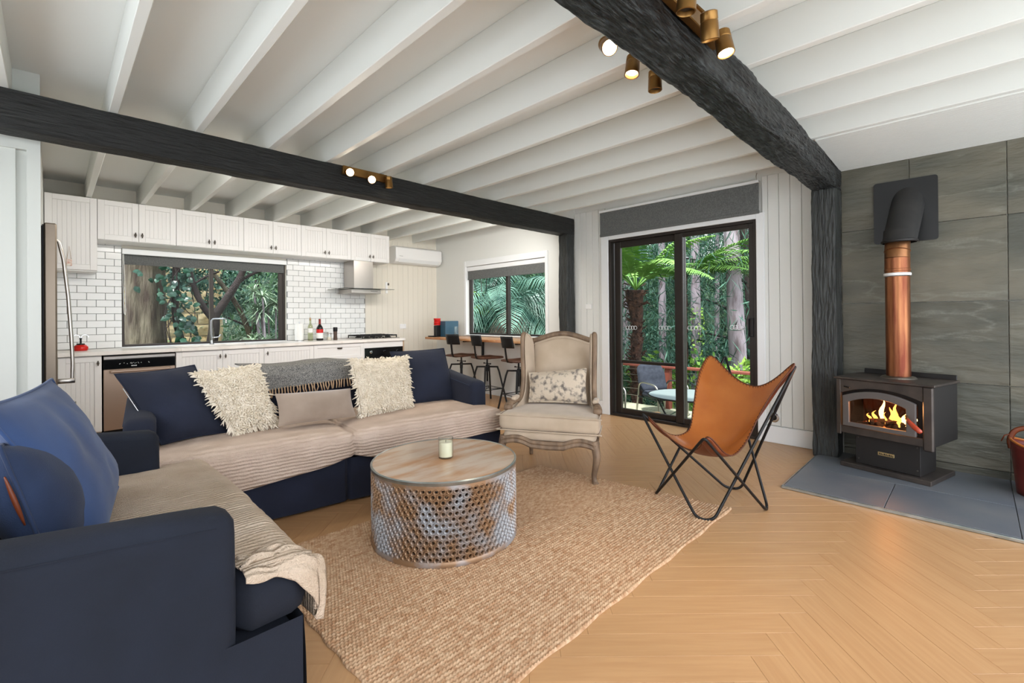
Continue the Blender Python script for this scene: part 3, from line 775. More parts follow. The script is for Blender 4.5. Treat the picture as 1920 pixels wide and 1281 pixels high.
b = MB(); b.lathe([(.034, .004), (.034, .075), (0, .076)], 16); b.build('contents', M['paper'], t, smooth=50)
b = MB(); b.lathe([(.038, .095), (.038, .106), (.01, .11), (0, .112)], 16); b.build('lid', M['steel'], t, smooth=50)
t = thing('spice_jar', 'squat glass spice jar with a steel screw lid', 'jar', at_wt(2.72, 6.34))
b = MB(); b.lathe([(.030, 0), (.032, .008), (.032, .075), (.03, .08)], 16); b.build('jar_glass', M['jarglass'], t, smooth=50)
b = MB(); b.lathe([(.028, .004), (.028, .045), (0, .046)], 16); b.build('contents', M['shag'], t, smooth=50)
b = MB(); b.lathe([(.033, .08), (.033, .10), (0, .102)], 16); b.build('lid', M['steel'], t, smooth=50)
t = thing('pepper_grinder', 'clear pepper grinder with a black cap', 'grinder', at_wt(2.80, 6.32))
b = MB(); b.lathe([(.026, 0), (.028, .01), (.024, .06), (.026, .12)], 16); b.build('grinder_body', M['pepper'], t, smooth=50)
b = MB(); b.lathe([(.027, .12), (.029, .125), (.030, .17), (.027, .178), (0, .179)], 16); b.build('cap', M['black'], t, smooth=50)
t = thing('soap_pump', 'round red soap pump with black stem and wire rack on the worktop', 'dispenser', at_wt(.20, 6.40))
b = MB(); b.lathe([(.050, 0), (.058, .012), (.058, .035), (.044, .055), (.026, .062), (0, .063)], 20); b.build('bottle', M['red'], t, smooth=60)
b = MB(); b.lathe([(.034, .060), (.030, .072), (.008, .074), (.008, .115), (.011, .118), (.011, .128), (0, .13)], 14); b.build('pump', M['black'], t, smooth=40)
b = MB()
for s_ in (-1, 1): b.tube([(s_*.004, 0, .13), (s_*.012, 0, .155), (s_*.035, 0, .162), (s_*.055, 0, .15), (s_*.062, 0, .13)], .003, 5)
b.build('wire_hook', M['chrome'], t)
# air conditioner
t = thing('air_conditioner', 'white wall-mounted split air conditioner in the kitchen corner', 'air conditioner', (4.3, 6.55, 2.07))
b = MB(); b.prism([(6.655, 2.065), (6.655, 2.335), (6.50, 2.335), (6.44, 2.31), (6.435, 2.14), (6.47, 2.085), (6.53, 2.065)], 3.84, 4.725, 'x'); b.build('casing', M['plaster'], t, world=True, bevel=.012)
b = MB(); b.prism([(6.437, 2.132), (6.432, 2.130), (6.470, 2.078), (6.475, 2.082)], 3.90, 4.66, 'x'); b.build('louvre', M['trim'], t, world=True)
b = MB(); b.box(3.90, 3.96, 6.431, 6.436, 2.17, 2.173); b.build('badge', M['pull'], t, world=True)
t = thing('wall_thermostat', 'slim white remote holder with grey button beside the tiles', 'remote', (3.80, 6.65, 1.58))
b = MB(); b.bbox(3.765, 3.805, 6.638, 6.651, 1.58, 1.76, .004); b.build('holder', M['plaster'], t, world=True)
b = MB(); b.bbox(3.80, 3.83, 6.634, 6.651, 1.71, 1.745, .003); b.build('button', M['pull'], t, world=True)
t = thing('power_outlet', 'white double power outlet on the kitchen end wall', 'outlet', (4.08, 6.65, 1.05))
b = MB(); b.bbox(4.02, 4.14, 6.642, 6.651, 1.01, 1.085, .003); b.build('plate', M['plaster'], t, world=True)
for x in (4.035, 4.11):
    b = MB(); b.bbox(x, x+.015, 6.639, 6.643, 1.06, 1.075, .001); b.build('rocker', M['trim'], t, world=True)
t = thing('light_switch', 'small white light switch plate between the black post and the sliding door', 'switch', (4.755, 3.42, 1.32))
b = MB(); b.bbox(4.742, 4.757, 3.37, 3.46, 1.28, 1.34, .003); b.build('plate', M['plaster'], t, world=True)
t = thing('door_stop', 'round steel door stop on the white boards beside the sliding door', 'door stop', (4.75, 1.33, .24))
b = MB(); b.lathe([(.045, 0), (.045, .006), (.032, .010), (.026, .01), (.024, .004)], 20, M=aim((4.757, 1.335, .235), (-1, 0, 0))); b.build('rim', M['chrome'], t, world=True, smooth=40)
b = MB(); b.lathe([(.025, 0), (.024, .008), (0, .012)], 16, M=aim((4.757, 1.335, .235), (-1, 0, 0))); b.build('lens', M['blackg'], t, world=True, smooth=40)

# fridge
t = thing('fridge', 'stainless steel fridge freezer seen edge-on beside the white partition', 'fridge', (-.35, 4.45, 0))
b = MB(); b.bbox(-.70, -.045, 4.02, 4.90, .02, 1.785, .006); b.build('cabinet', M['stovedk'], t, world=True)
b = MB(); b.bbox(-.038, .020, 4.015, 4.905, .74, 1.80, .008); d = b.build('door', M['fridge'], t, world=True)
b = MB(); b.tube([(.018, 4.06, 1.70), (.030, 4.06, 1.69), (.050, 4.06, 1.58), (.070, 4.06, 1.35), (.083, 4.06, 1.10), (.089, 4.06, .93), (.087, 4.06, .82)], .010, 8); b.bbox(.015, .10, 4.045, 4.075, .80, .83, .003); b.build('handle', M['steel'], d, world=True, smooth=50)
b = MB(); b.bbox(-.038, .020, 4.015, 4.905, .06, .73, .008); d = b.build('freezer_drawer', M['steel'], t, world=True)
b = MB(); b.bbox(.015, .10, 4.045, 4.075, .66, .685, .003); b.tube([(.094, 4.06, .68), (.094, 4.06, .30)], .011, 8); b.build('handle', M['chrome'], d, world=True, smooth=50)
b = MB(); b.bbox(-.045, -.038, 4.03, 4.89, .06, 1.79, .001); b.build('door_seal', M['black'], t, world=True)

# breakfast bar + stools
t = thing('breakfast_bar', 'live-edge timber slab breakfast bar under the window', 'bar', (4.5, 5.1, .84))
def fn(p):
    q = Vector(p)
    if q.x < 4.35: q.x += .022*mnoise.noise(Vector((q.y*2.2, 3, 0)))+.006*mnoise.noise(Vector((q.y*11, q.z*20, 0)))
    return q
b = MB(); b.softbox(4.215, 4.755, 3.98, 6.22, .842, .882, r=.008, d=[8, 80, 4], fn=fn); b.build('slab', M['slab'], t, world=True, smooth=35)
b = MB()
for y in (4.3, 5.4): b.bbox(4.72, 4.756, y, y+.03, .55, .84, .003); b.bbox(4.35, 4.75, y, y+.03, .815, .84, .003)
b.build('bracket', M['black'], t, world=True)
def make_stool():
    t = thing('bar_stool', '', 'stool', (0, 0, 0), group='industrial bar stools')
    # faces +X (sitter looks at the bar); backrest at -X
    b = MB(); b.softbox(-.17, .17, -.165, .165, .615, .648, r=.016, d=[12, 12, 3], fn=lambda p: Vector((p.x, p.y, p.z-.010*max(0, 1-(p.x**2+p.y**2)/.026) if p.z > .63 else p.z)))
    b.build('seat', M['seatwood'], t, smooth=50)
    b = MB(); b.grid(lambda u, v: (-.205-.03*v+.045*(2*u-1)**2, (u-.5)*.25*(1-.0*v), .80+.145*v), 12, 6)
    bk = b.build('backrest', M['black'], t, smooth=True, solid=.016)
    b = MB(); b.tube([(.10, 0, .612), (-.12, 0, .612), (-.175, 0, .622), (-.19, 0, .66), (-.205, 0, .76), (-.218, 0, .86)], .009, 6, sx=2.2); b.build('back_stem', M['black'], t, smooth=50)
    b = MB(); b.lathe([(.07, .606), (.07, .613)], 16); b.lathe([(.012, .30), (.012, .606)], 10); b.lathe([(.022, .44), (.022, .53)], 12)
    b.tube([(-.0, -.075, .545), (0, .075, .545)], .006, 6)
    for s_ in (-1, 1): b.lathe([(.0, -.012), (.011, -.006), (.011, .006), (0, .012)], 8, M=Tm(0, s_*.075, .545))
    b.build('screw_column', M['black'], t, smooth=40)
    b = MB()
    for a in (PI/4, 3*PI/4): b.tube([(.145*math.cos(a), .145*math.sin(a), .50), (-.145*math.cos(a), -.145*math.sin(a), .50)], .012, 6)
    b.build('crossbar', M['black'], t, smooth=40)
    for k in range(4):
        a = PI/4+k*PI/2
        b = MB(); b.tube([(.14*math.cos(a), .14*math.sin(a), .508), (.165*math.cos(a), .165*math.sin(a), .44), (.27*math.cos(a), .27*math.sin(a), .008)], .0125, 6); b.build('leg', M['black'], t, smooth=40)
    b = MB(); b.tube([(.218*math.cos(q), .218*math.sin(q), .20) for q in [PI/4+k*PI/2 for k in range(4)]], .006, 6, closed=True)
    for a in (PI/4, 3*PI/4): b.tube([(.218*math.cos(a), .218*math.sin(a), .20), (-.218*math.cos(a), -.218*math.sin(a), .20)], .005, 6)
    b.tube([(.012, .0, .45), (.012, 0, .2)], .005, 6); b.tube([(-.012, .0, .45), (-.012, 0, .2)], .005, 6)
    b.build('footrest', M['black'], t, smooth=40)
    return t
st = make_stool()
specs = [(4.27, 5.36, .15, 'black metal bar stool with wooden seat nearest the blue coffee machine'),
         (4.28, 4.80, -.12, 'black metal bar stool with wooden seat in the middle of the three'),
         (4.22, 4.13, -.15, 'black metal bar stool with wooden seat, half hidden by the wingback armchair')]
for i, (x, y, r, l) in enumerate(specs):
    o = st if i == 0 else copy_tree(st)
    o.location = (x, y, 0); o.rotation_euler = (0, 0, r); o['label'] = l
# coffee machine etc
t = thing('coffee_machine', 'petrol blue and black capsule coffee machine at the bar end', 'coffee machine', (4.45, 5.98, .882))
b = MB(); b.bbox(4.36, 4.62, 5.86, 6.02, .882, 1.13, .008); b.build('body', M['teal'], t, world=True)
b = MB(); b.bbox(4.28, 4.40, 5.99, 6.07, .882, 1.06, .008); b.bbox(4.22, 4.36, 6.0, 6.14, .882, .90, .004); b.build('brew_unit', M['black'], t, world=True)
t = thing('capsule_holder', 'glossy red ribbed capsule holder on top of the black coffee unit', 'holder', (4.33, 6.03, 1.06))
for k in range(4):
    b = MB(); b.lathe([(.045, 0), (.055, .006), (.056, .022), (.05, .028)], 18, M=Tm(4.33, 6.04, 1.062+k*.028)); b.build('ribbed_ring', M['red'], t, world=True, smooth=40)
t = thing('glass_tumbler', 'tall clear glass beside the coffee machine', 'glass', (4.50, 5.78, .882))
b = MB(); b.lathe([(0, 0), (.03, 0), (.032, .16), (.030, .16), (.028, .008), (0, .008)], 16, M=Tm(4.5, 5.78, .882)); b.build('glass', M['jarglass'], t, world=True, smooth=40)
b = MB(); b.lathe([(.0, .008), (.027, .009), (.027, .03), (0, .03)], 16, M=Tm(4.5, 5.78, .882)); b.build('contents', M['pepper'], t, world=True)

# ================================================================ SOFAS
def catmull(P, n=6, closed=False):
    P = [Vector(p) for p in P]; out = []
    m = len(P)
    for i in range(m if closed else m-1):
        p0 = P[i-1] if (i > 0 or closed) else P[0]; p1 = P[i]; p2 = P[(i+1) % m]; p3 = P[(i+2) % m] if (i+2 < m or closed) else P[-1]
        for k in range(n):
            t = k/n
            out.append(.5*((2*p1)+(-p0+p2)*t+(2*p0-5*p1+4*p2-p3)*t*t+(-p0+3*p1-3*p2+p3)*t*t*t))
    if not closed: out.append(P[-1])
    return out
def make_sofa(name, label, loc, rz, W, aw, nsplit, mt, mcush, D=.95, pleats=()):
    t = thing(name, label, 'sofa', loc, rz)
    # skirted base with kick pleats
    def skirt_x(x):
        return sum(.028*math.exp(-((x-p)/.012)**2) for p in pleats)
    b = MB()
    def front(u, v):
        x = W*u; z = .015+.27*v
        y = .012+skirt_x(x)+.006*mnoise.noise(Vector((x*5, z*4, W)))-.012*(1-v)
        return (x, y, z)
    b.grid(front, int(W/.012), 8)
    b.softbox(.002, W-.002, .03, D-.03, .05, .27, r=.02, n=8)
    for s_ in (0, 1):
        def side(u, v, s_=s_):
            y = .012+(D-.02)*u; z = .015+.27*v
            return ((.0 if s_ == 0 else W)+(1-2*s_)*(.004*mnoise.noise(Vector((y*5, z*4, 3+s_)))+.004*v-.004), y, z)
        b.grid(side, 30, 6, flip=(s_ == 0))
    b.build('skirt', mt, t, smooth=40)
    # seat cushions (T-shaped ends reach in front of the arms)
    cuts = [0]+list(nsplit)+[W]
    for a, c in zip(cuts[:-1], cuts[1:]):
        def fn(p, a=a, c=c):
            q = Vector(p)
            if q.y > .15: q.x = min(max(q.x, aw+.004), W-aw-.004)
            m_ = (a+c)/2
            if q.z > .38: q.z += .022*(1-((q.x-m_)/((c-a)/2))**2)
            return q
        b = MB(); b.softbox(a+.006, c-.006, -.02, D-.24, .272, .446, r=.062, n=26, nz=.005, ns=5, fn=fn, seed=a)
        b.build('seat_cushion', mcush, t, smooth=True)
    for s_ in (0, 1):
        x0, x1 = (0, aw) if s_ == 0 else (W-aw, W)
        def fn(p):
            q = Vector(p)
            if q.z > .3: q.z += .11*(q.y-.19)*((q.z-.3)/.35)
            if q.z < .35: q.y = q.y
            return q
        b = MB(); b.softbox(x0, x1, .185, D, .02, .652, r=.045, d=[6, 22, 20], nz=.004, ns=4, fn=fn, seed=s_*9)
        b.build('arm', mt, t, smooth=True)
    b = MB()
    def fn(p):
        q = Vector(p)
        if q.z > .45: q.y += (q.z-.45)*.16; q.z += .02*math.sin((q.x/W)*PI)
        return q
    b.softbox(aw-.01, W-aw+.01, D-.25, D-.02, .24, .815, r=.07, d=[30, 6, 14], nz=.006, ns=4, fn=fn)
    b.build('backrest', mt, t, smooth=True)
    # double stitched seams along the arm edges
    for s_ in (0, 1):
        xs = (.0015, aw-.0015) if s_ == 0 else (W-aw+.0015, W-.0015)
        for x in xs:
            b = MB(); b.tube([(x, .24+.05*k, .618+.11*(.05+.05*k)*.9) for k in range(14)], .0022, 5)
            b.build('seam', mcush, t)
    return t
SOFA2 = make_sofa('sofa', 'long navy slipcovered sofa under a cream throw in front of the kitchen', (.235, 3.012, 0), -math.radians(6.85), 2.36, .145, (1.165,), M['navydark'], M['navy'], D=.97, pleats=(1.13,))
SOFA1 = make_sofa('loveseat', 'dark navy slipcovered loveseat with cream throw, largest seat at the left', (.555, 1.472, 0), PI/2, 1.46, .135, (), M['slip'], M['slip'], D=.95, pleats=())

# throws: open cloth surfaces lying on the seats
def throw_surface(b, x0, x1, y0, L, ztop, rad, hem, lim=(0, 9), yo=.04, side0=0, side1=0, nu=150, nv=60, crease=None, seed=0, wr=.006, crown=None):
    """profile runs back->front (y from y0 to 0), over the edge and down to hem(x)"""
    def prof(s, Ltop, r):
        # returns (travel, drop)
        if s <= Ltop: return s, 0
        a = (s-Ltop)/r
        if a <= PI/2: return Ltop+r*math.sin(a), r*(1-math.cos(a))
        return Ltop+r, r+(s-Ltop-r*PI/2)
    Ltop = y0-rad
    def fn(u, v):
        xs = x0-side0+(x1-x0+side0+side1)*u
        dx = 0; x = xs
        if xs > x1-rad and side1: tr, dx = prof(xs-(x1-rad), 0, rad); x = x1-rad+tr
        if xs < x0+rad and side0: tr, dx = prof((x0+rad)-xs, 0, rad); x = x0+rad-tr
        smax = Ltop+rad*PI/2+(ztop-rad-hem(x))
        s = smax*v
        tr, dz = prof(s, Ltop, rad)
        y = y0-tr
        z = ztop+(crown(x)*min(1, max(0, 1-dz/.1)) if crown else 0)
        z = max(hem(x)-.0, z-max(dz, dx) if (dx == 0 or dz == 0) else z-max(dz, dx))
        if dx and dz:   # rounded corner
            k = min(1, (dx/(rad)))*.5
            y += k*rad*min(1, dz/rad)*.6
        if crease is not None:
            e = math.exp(-((x-crease)/.02)**2); e2 = math.exp(-((x-crease)/.07)**2)
            z -= .020*e*(1 if dz < rad else 0)+.008*e2*(dz < rad); y += .035*e*min(1, dz/rad+.3)
            x += .010*e*math.sin(z*60)
        n = mnoise.noise(Vector((x*6+seed, y*5, z*5)))*wr+mnoise.noise(Vector((x*22+seed, y*12, z*9)))*wr*.35
        if y-yo > .17:
            k_ = min(1, (y-yo-.17)/.02); x = x+(min(max(x, lim[0]), lim[1])-x)*k_
        return (x, y-n*(1 if dz > rad*.6 else .2), z+abs(n)*(1 if dz < rad else 0)+.004)
    b.grid(fn, nu, nv, flip=True)
def hem2(x):
    return .262+.030*math.exp(-((x-.50)/.16)**2)*-1+.012*math.sin(x*7)+.03*math.exp(-((x-1.15)/.10)**2)+.035*max(0, (x-2.0))/.36+.03*(x < .30)
b = MB()
throw_surface(b, .02, 2.372, .70+.042, 0, .452, .075, hem2, lim=(.152, 2.208), yo=.042, side1=.10, crease=1.165, seed=3,
              crown=lambda x: .022*(1-((x-.58)/.58)**2) if x < 1.165 else .022*(1-((x-1.76)/.59)**2))
t = b.build('seat_throw', M['throw2'], None, smooth=True, solid=.006)
t.data.transform(Matrix.Identity(4)); t.location = (.235, 3.012, 0); t.rotation_euler = (0, 0, -math.radians(6.85))
for v in t.data.vertices: v.co.y -= .042
tag(t, 'cream ribbed cotton throw spread over the seat of the long navy sofa', 'throw')
def hem1(x): return .25+.05*math.exp(-((x-.55)/.3)**2)-.02*math.sin(x*6)-.012*(x < .2)
b = MB()
throw_surface(b, .02, 1.438, .53+.035, 0, .462, .085, hem1, lim=(.142, 1.318), yo=.035, side0=.0, side1=.06, seed=11, wr=.011,
              crown=lambda x: .026*(1-((x-.73)/.72)**2))
# near end of the cloth: short side drop that lengthens to a hanging corner at the front
def tabf(tab, x):
    if x <= tab[0][0]: return tab[0][1]
    for (a, p), (c, q) in zip(tab[:-1], tab[1:]):
        if x <= c: return p+(q-p)*(x-a)/(c-a)
    return tab[-1][1]
def apron(u, v):
    y = .205-.24*u
    k = min(1, max(0, (.05-y)/.085)); top = .468-.085*(1-math.sqrt(max(0, 1-k*k)))
    hz = tabf([(-.035, .25), (-.01, .255), (.02, .33), (.07, .405), (.13, .435), (.22, .452)], y)
    z = top+(hz-top)*v+.006*math.sin(u*14+v*3)*(1-v*.5)
    return (.022-.030*math.sin(min(1, v*1.4)*PI/2)-.006*math.sin(u*11), y+(.020*v if y < .0 else 0), z)
b.grid(apron, 40, 10)
for q in range(3):
    pts = [(.05+.030*q+.018*math.sin(k*.5+q), .20-.19*k/11, .470+.010*math.sin(k*.7+q*2)-.03*max(0, k-7)/4) for k in range(12)]
    b.tube(pts, [.006+.006*math.sin(k/11*PI) for k in range(12)], 7)
t = b.build('loveseat_throw', M['throw'], None, smooth=True, solid=.006)
for v in t.data.vertices: v.co.y -= .035
t.location = (.555, 1.472, 0); t.rotation_euler = (0, 0, PI/2)
tag(t, 'cream ribbed throw draped over the loveseat seat, its corner hanging near the camera', 'throw')

# ================================================================ CUSHIONS
def pillow(name, label, mt, c, T, group=None, n=26, pinch=.05, nz=.006, extra=None, ear=.0):
    """c: TL TR BR BL world corners of the face; T half thickness"""
    c = [Vector(q) for q in c]
    ctr = sum(c, Vector())/4
    o = thing(name, label, 'cushion', tuple(ctr), 0, group)
    nrm = ((c[1]-c[0]).cross(c[3]-c[0])).normalized()
    def P(u, v): return (c[0]*(1-u)+c[1]*u)*(1-v)+(c[3]*(1-u)+c[2]*u)*v
    def face(sgn):
        def fn(u, v):
            a, b_ = 2*u-1, 2*v-1
            u2 = .5+.5*a*(1-pinch*(1-b_*b_)); v2 = .5+.5*b_*(1-pinch*(1-a*a))
            p = P(u2, v2)
            h = max(0, (1-abs(a)**2.6))**.62*max(0, (1-abs(b_)**2.6))**.62
            w_ = mnoise.noise(Vector((p.x*9, p.y*9, p.z*9)))*nz*h+mnoise.noise(Vector((p.x*24, p.y*24, p.z*24)))*nz*.3*h
            return p+nrm*sgn*(T*h+w_)-ctr
        return fn
    b = MB(); b.grid(face(-1), n, n); b.grid(face(1), n, n, flip=True)
    body = b.build('cushion_cover', mt, o, smooth=True)
    if extra == 'piping':
        b = MB(); pts = []
        for u, v in [(i/20, 0) for i in range(20)]+[(1, i/20) for i in range(20)]+[(1-i/20, 1) for i in range(20)]+[(0, 1-i/20) for i in range(20)]:
            a, b_ = 2*u-1, 2*v-1
            pts.append(P(.5+.5*a*(1-pinch*(1-b_*b_)), .5+.5*b_*(1-pinch*(1-a*a)))-ctr)
        b.tube(pts, .005, 6, closed=True); b.build('piping', mt, o, smooth=True)
    return o, P, nrm, ctr, face
o, *_ = pillow('cushion', 'large mid-blue cushion leaning on the back of the loveseat', M['blue'], [(-.13, 1.74, .985), (-.004, 2.42, .982), (.19, 2.53, .50), (.10, 1.88, .492)], .072, extra='piping', nz=.012)
o, P, nrm, ctr, face = pillow('cushion', 'dark blue cushion with open zip in the near corner of the loveseat', M['navy'], [(-.095, 1.72, .885), (-.10, 2.16, .86), (.075, 2.20, .50), (.0, 1.74, .51)], .095, extra='piping', nz=.010)
b = MB(); b.tube([P(.02, v)-ctr+nrm*.012+Vector((0, -.006, 0)) for v in [.2+.04*k for k in range(10)]], [.002+.004*math.sin(k/9*PI) for k in range(10)], 6); b.build('zip_opening', M['leatherdk'], o, smooth=True)
o, P, nrm, ctr, face = pillow('cushion', 'dark navy cushion with zip tilted on the left end of the long sofa', M['navydark'], [(.253, 3.53, .883), (.648, 3.57, .901), (.786, 3.33, .485), (.44, 3.30, .480)], .10, extra='piping', nz=.014)
b = MB(); b.tube([P(0.0, v)-ctr+nrm*-.0+Vector((-.004, -.014, 0)) for v in [.2+.06*k for k in range(9)]], .003, 5); b.build('zip', M['chrome'], o)
def shag(o, face, cols, rows, seed, nrm, mt, edge=True):
    rnd = random.Random(seed)
    b = MB()
    f = face(-1)
    def tuft(p, d, L, r):
        d = d.normalized(); q = p+d*L*.5+Vector((rnd.uniform(-1, 1), rnd.uniform(-1, 1), rnd.uniform(-1.4, .4)))*L*.18
        e = q+(d+Vector((rnd.uniform(-.7, .7), rnd.uniform(-.7, .7), -.5)))*L*.5
        b.tube([p, q, e], [r, r*1.25, r*.45], 4)
    for i in range(cols):
        for j in range(rows):
            u = (i+.5+rnd.uniform(-.25, .25))/cols; v = (j+.5+rnd.uniform(-.3, .3))/rows
            u = min(max(u, .01), .99); v = min(max(v, .01), .99)
            p = f(u, v); q = f(min(1, u+.01), v); r_ = f(u, min(1, v+.01))
            n = -nrm
            tuft(p-n*.004, n+Vector((rnd.uniform(-.5, .5), rnd.uniform(-.3, .3), rnd.uniform(-.8, .1))), rnd.uniform(.014, .026), .0046)
    if edge:
        for k in range(300):
            s_ = k/300*4; side = int(s_); q = s_-side
            u, v = [(q, 0), (1, q), (1-q, 1), (0, 1-q)][side]
            p = f(u, v); out = (p).normalized()
            tuft(p, out+Vector((rnd.uniform(-.5, .5), rnd.uniform(-.5, .5), rnd.uniform(-.5, .5))), rnd.uniform(.022, .042), .0048)
    t_ = b.build('wool_pile', mt, o, smooth=True); t_['kind'] = 'stuff'
o, P, nrm, ctr, face = pillow('shaggy_cushion', 'shaggy cream wool cushion slumped against the tilted navy cushion', M['shag'], [(.614, 3.39, .864), (.986, 3.43, .882), (1.035, 3.24, .515), (.796, 3.22, .50)], .075, group='shaggy cream cushions')
shag(o, face, 40, 42, 5, nrm, M['shag'])
o, P, nrm, ctr, face = pillow('shaggy_cushion', 'square shaggy cream cushion beside the upright navy cushion', M['shag'], [(1.604, 3.34, .872), (2.083, 3.34, .872), (2.02, 3.16, .474), (1.585, 3.16, .490)], .075, group='shaggy cream cushions')
shag(o, face, 42, 42, 8, nrm, M['shag'])
pillow('lumbar_cushion', 'small taupe velvet lumbar cushion between the two shaggy cushions', M['taupe'], [(1.033, 3.26, .702), (1.556, 3.26, .678), (1.537, 3.13, .492), (1.013, 3.13, .510)], .062, nz=.006)
pillow('cushion', 'upright square navy cushion at the right end of the long sofa', M['navydark'], [(2.004, 3.47, .908), (2.536, 3.44, .91), (2.545, 3.27, .465), (2.06, 3.30, .465)], .085, extra='piping', pinch=.03)
# grey fringed blanket over the sofa back
t = thing('fringed_blanket', 'charcoal woven blanket with tan fringe over the back of the long sofa', 'blanket', (1.3, 3.55, .8))
b = MB()
def fn(u, v):
    x = .95+.80*u
    yb = 3.665-.12*(x-.9); zt = .858+.008*math.sin(x*9)-.02*max(0, u-.8)*5*.5
    hemz = .685+.045*u
    L = .26
    s = v*(L+ (zt-hemz))
    if s < L-.05: y = yb+.20-s; z = zt
    elif s < L+.03: a = (s-(L-.05))/.08*PI/2; y = yb+.20-(L-.05)-.05*math.sin(a); z = zt-.05*(1-math.cos(a))
    else:
        z = zt-.05-(s-L-.03)*(zt-.05-hemz)/(zt-hemz-.03+1e-6); y = yb-.10-(zt-z)*.16
    n = mnoise.noise(Vector((x*8, v*6, 1)))*.010
    return (x, y+n, z+n*.4)
b.grid(fn, 60, 30, flip=True); b.build('blanket_cloth', M['grey'], t, world=True, smooth=True, solid=.008)
for k in range(40):
    u = (k+.5)/40; p = Vector(fn(u, 1.0))
    b = MB(); r = random.Random(k)
    b.tube([p+Vector((0, 0, .008)), p+Vector((r.uniform(-.006, .006), -.008, -.022)), p+Vector((r.uniform(-.012, .012), -.012, -.055))], [.0045, .0055, .0035], 5)
    b.build('tassel', M['fringe'], t, world=True, smooth=True)

# ================================================================ RUG
def make_rug():
    c = [Vector((.715, 1.065)), Vector((2.955, 1.07)), Vector((2.75, 2.465)), (Vector((.70, 2.55)))]
    nx, ny = 640, 380
    u = np.linspace(0, 1, nx); v = np.linspace(0, 1, ny)
    U, V = np.meshgrid(u, v)
    X = (c[0].x*(1-U)+c[1].x*U)*(1-V)+(c[3].x*(1-U)+c[2].x*U)*V
    Y = (c[0].y*(1-U)+c[1].y*U)*(1-V)+(c[3].y*(1-U)+c[2].y*U)*V
    rowf = V*1.44/.0165; colf = U*2.2/.0150+.5*(np.floor(rowf) % 2)
    rs = np.abs(np.sin(rowf*PI))**.6; cs = np.abs(np.sin(colf*PI+.6*np.sin(rowf*PI*2)))**.7
    rng = np.random.RandomState(3)
    nzr = rng.rand(400)[np.floor(rowf).astype(int) % 400]
    Z = .003+.0095*rs*(.25+.75*cs)*(.8+.4*nzr)
    X = X+.0035*np.sin(Y*31)*(U > .99)+.0035*np.sin(Y*40)*(U < .01); Y = Y+.005*np.sin(X*17)*((V < .004)+(V > .996))
    edge = (U == 0) | (U == 1) | (V == 0) | (V == 1)
    Z[edge] = .001
    P = np.stack([X, Y, Z], -1).reshape(-1, 3).astype(np.float32)
    idx = np.arange(nx*ny).reshape(ny, nx)
    F = np.stack([idx[:-1, :-1], idx[:-1, 1:], idx[1:, 1:], idx[1:, :-1]], -1).reshape(-1, 4)
    me = bpy.data.meshes.new('jute_rug')
    me.vertices.add(len(P)); me.vertices.foreach_set('co', P.ravel())
    me.loops.add(F.size); me.loops.foreach_set('vertex_index', F.ravel().astype(np.int32))
    me.polygons.add(len(F)); me.polygons.foreach_set('loop_start', (np.arange(len(F))*4).astype(np.int32)); me.polygons.foreach_set('loop_total', np.full(len(F), 4, np.int32))
    me.update(calc_edges=True); me.shade_smooth(); me.materials.append(M['jute'])
    o = bpy.data.objects.new('jute_rug', me); COL.objects.link(o)
    tag(o, 'chunky woven natural jute rug under the round coffee table', 'rug')
make_rug()

# ================================================================ COFFEE TABLE
t = thing('coffee_table', 'round drum coffee table with carved silver lattice sides and wooden top', 'table', (1.55, 2.10, .010))
R0 = .392; zb, zt_ = .022, .372
b = MB()
nrow, ncol = 13, 76
ph = (zt_-zb)/nrow
pw = 2*PI/ncol
def cyl(a, z, r): return (r*math.cos(a), r*math.sin(a), z)
hexd = []
for k in range(12):
    ang = 2*PI*k/12
    # pointy-top hexagon, circumscribed for row pitch
    hexd.append(ang)
wcell = R0*pw
for j in range(nrow):
    for i in range(ncol):
        a0 = (i+.5*(j % 2))*pw; z0 = zb+(j+.5)*ph
        rings = []
        Hh = ph*2/3*1.0   # hex vertical half height (pointy top)
        outer = []
        for k in range(12):
            th_ = 2*PI*k/12+PI/6*0
            # boundary of pointy-top hexagon in direction th_
            dx, dz = math.cos(th_), math.sin(th_)
            hw = wcell/2
            # three edge normals: 0deg (hw), +-60 in scaled space
            sx_, sz_ = dx/hw, dz/(ph*2/3)
            tt = min(1/abs(sx_) if abs(sx_) > 1e-6 else 1e9, 1/(abs(sz_)+abs(sx_)*.5) if True else 1e9)
            outer.append((dx*tt, dz*tt))
        rim = [(math.cos(2*PI*k/12)*wcell*.40, math.sin(2*PI*k/12)*ph*.47) for k in range(12)]
        hole = []
        for k in range(12):
            c_, s_ = math.cos(2*PI*k/12), math.sin(2*PI*k/12)
            q = 1/(abs(c_)**1.4+abs(s_)**1.4)**(1/1.4)
            hole.append((c_*q*wcell*.29, s_*q*ph*.36))
        V_ = []
        for ringp, rr in ((outer, R0-.003), (rim, R0+.0045), (hole, R0+.001), (hole, R0-.012)):
            for (dx, dz) in ringp: V_.append(cyl(a0+dx/R0, z0+dz, rr))
        F_ = []
        for q in range(3):
            for k in range(12):
                l = (k+1) % 12
                F_.append((q*12+k, q*12+l, (q+1)*12+l, (q+1)*12+k))
        b.add(V_, F_)
lt = b.build('carved_lattice', M['lattice'], t, smooth=50); lt['kind'] = 'stuff'
b = MB(); b.lathe([(R0-.012, -.001), (R0+.006, 0), (R0+.008, .012), (R0+.002, .024), (R0-.012, .026)], 96, cap=False); b.build('base_band', M['lattice'], t, smooth=40)
b = MB(); b.lathe([(R0-.012, .362), (R0+.002, .364), (R0+.002, .386), (R0-.012, .388)], 96, cap=False); b.build('upper_band', M['lattice'], t, smooth=40)
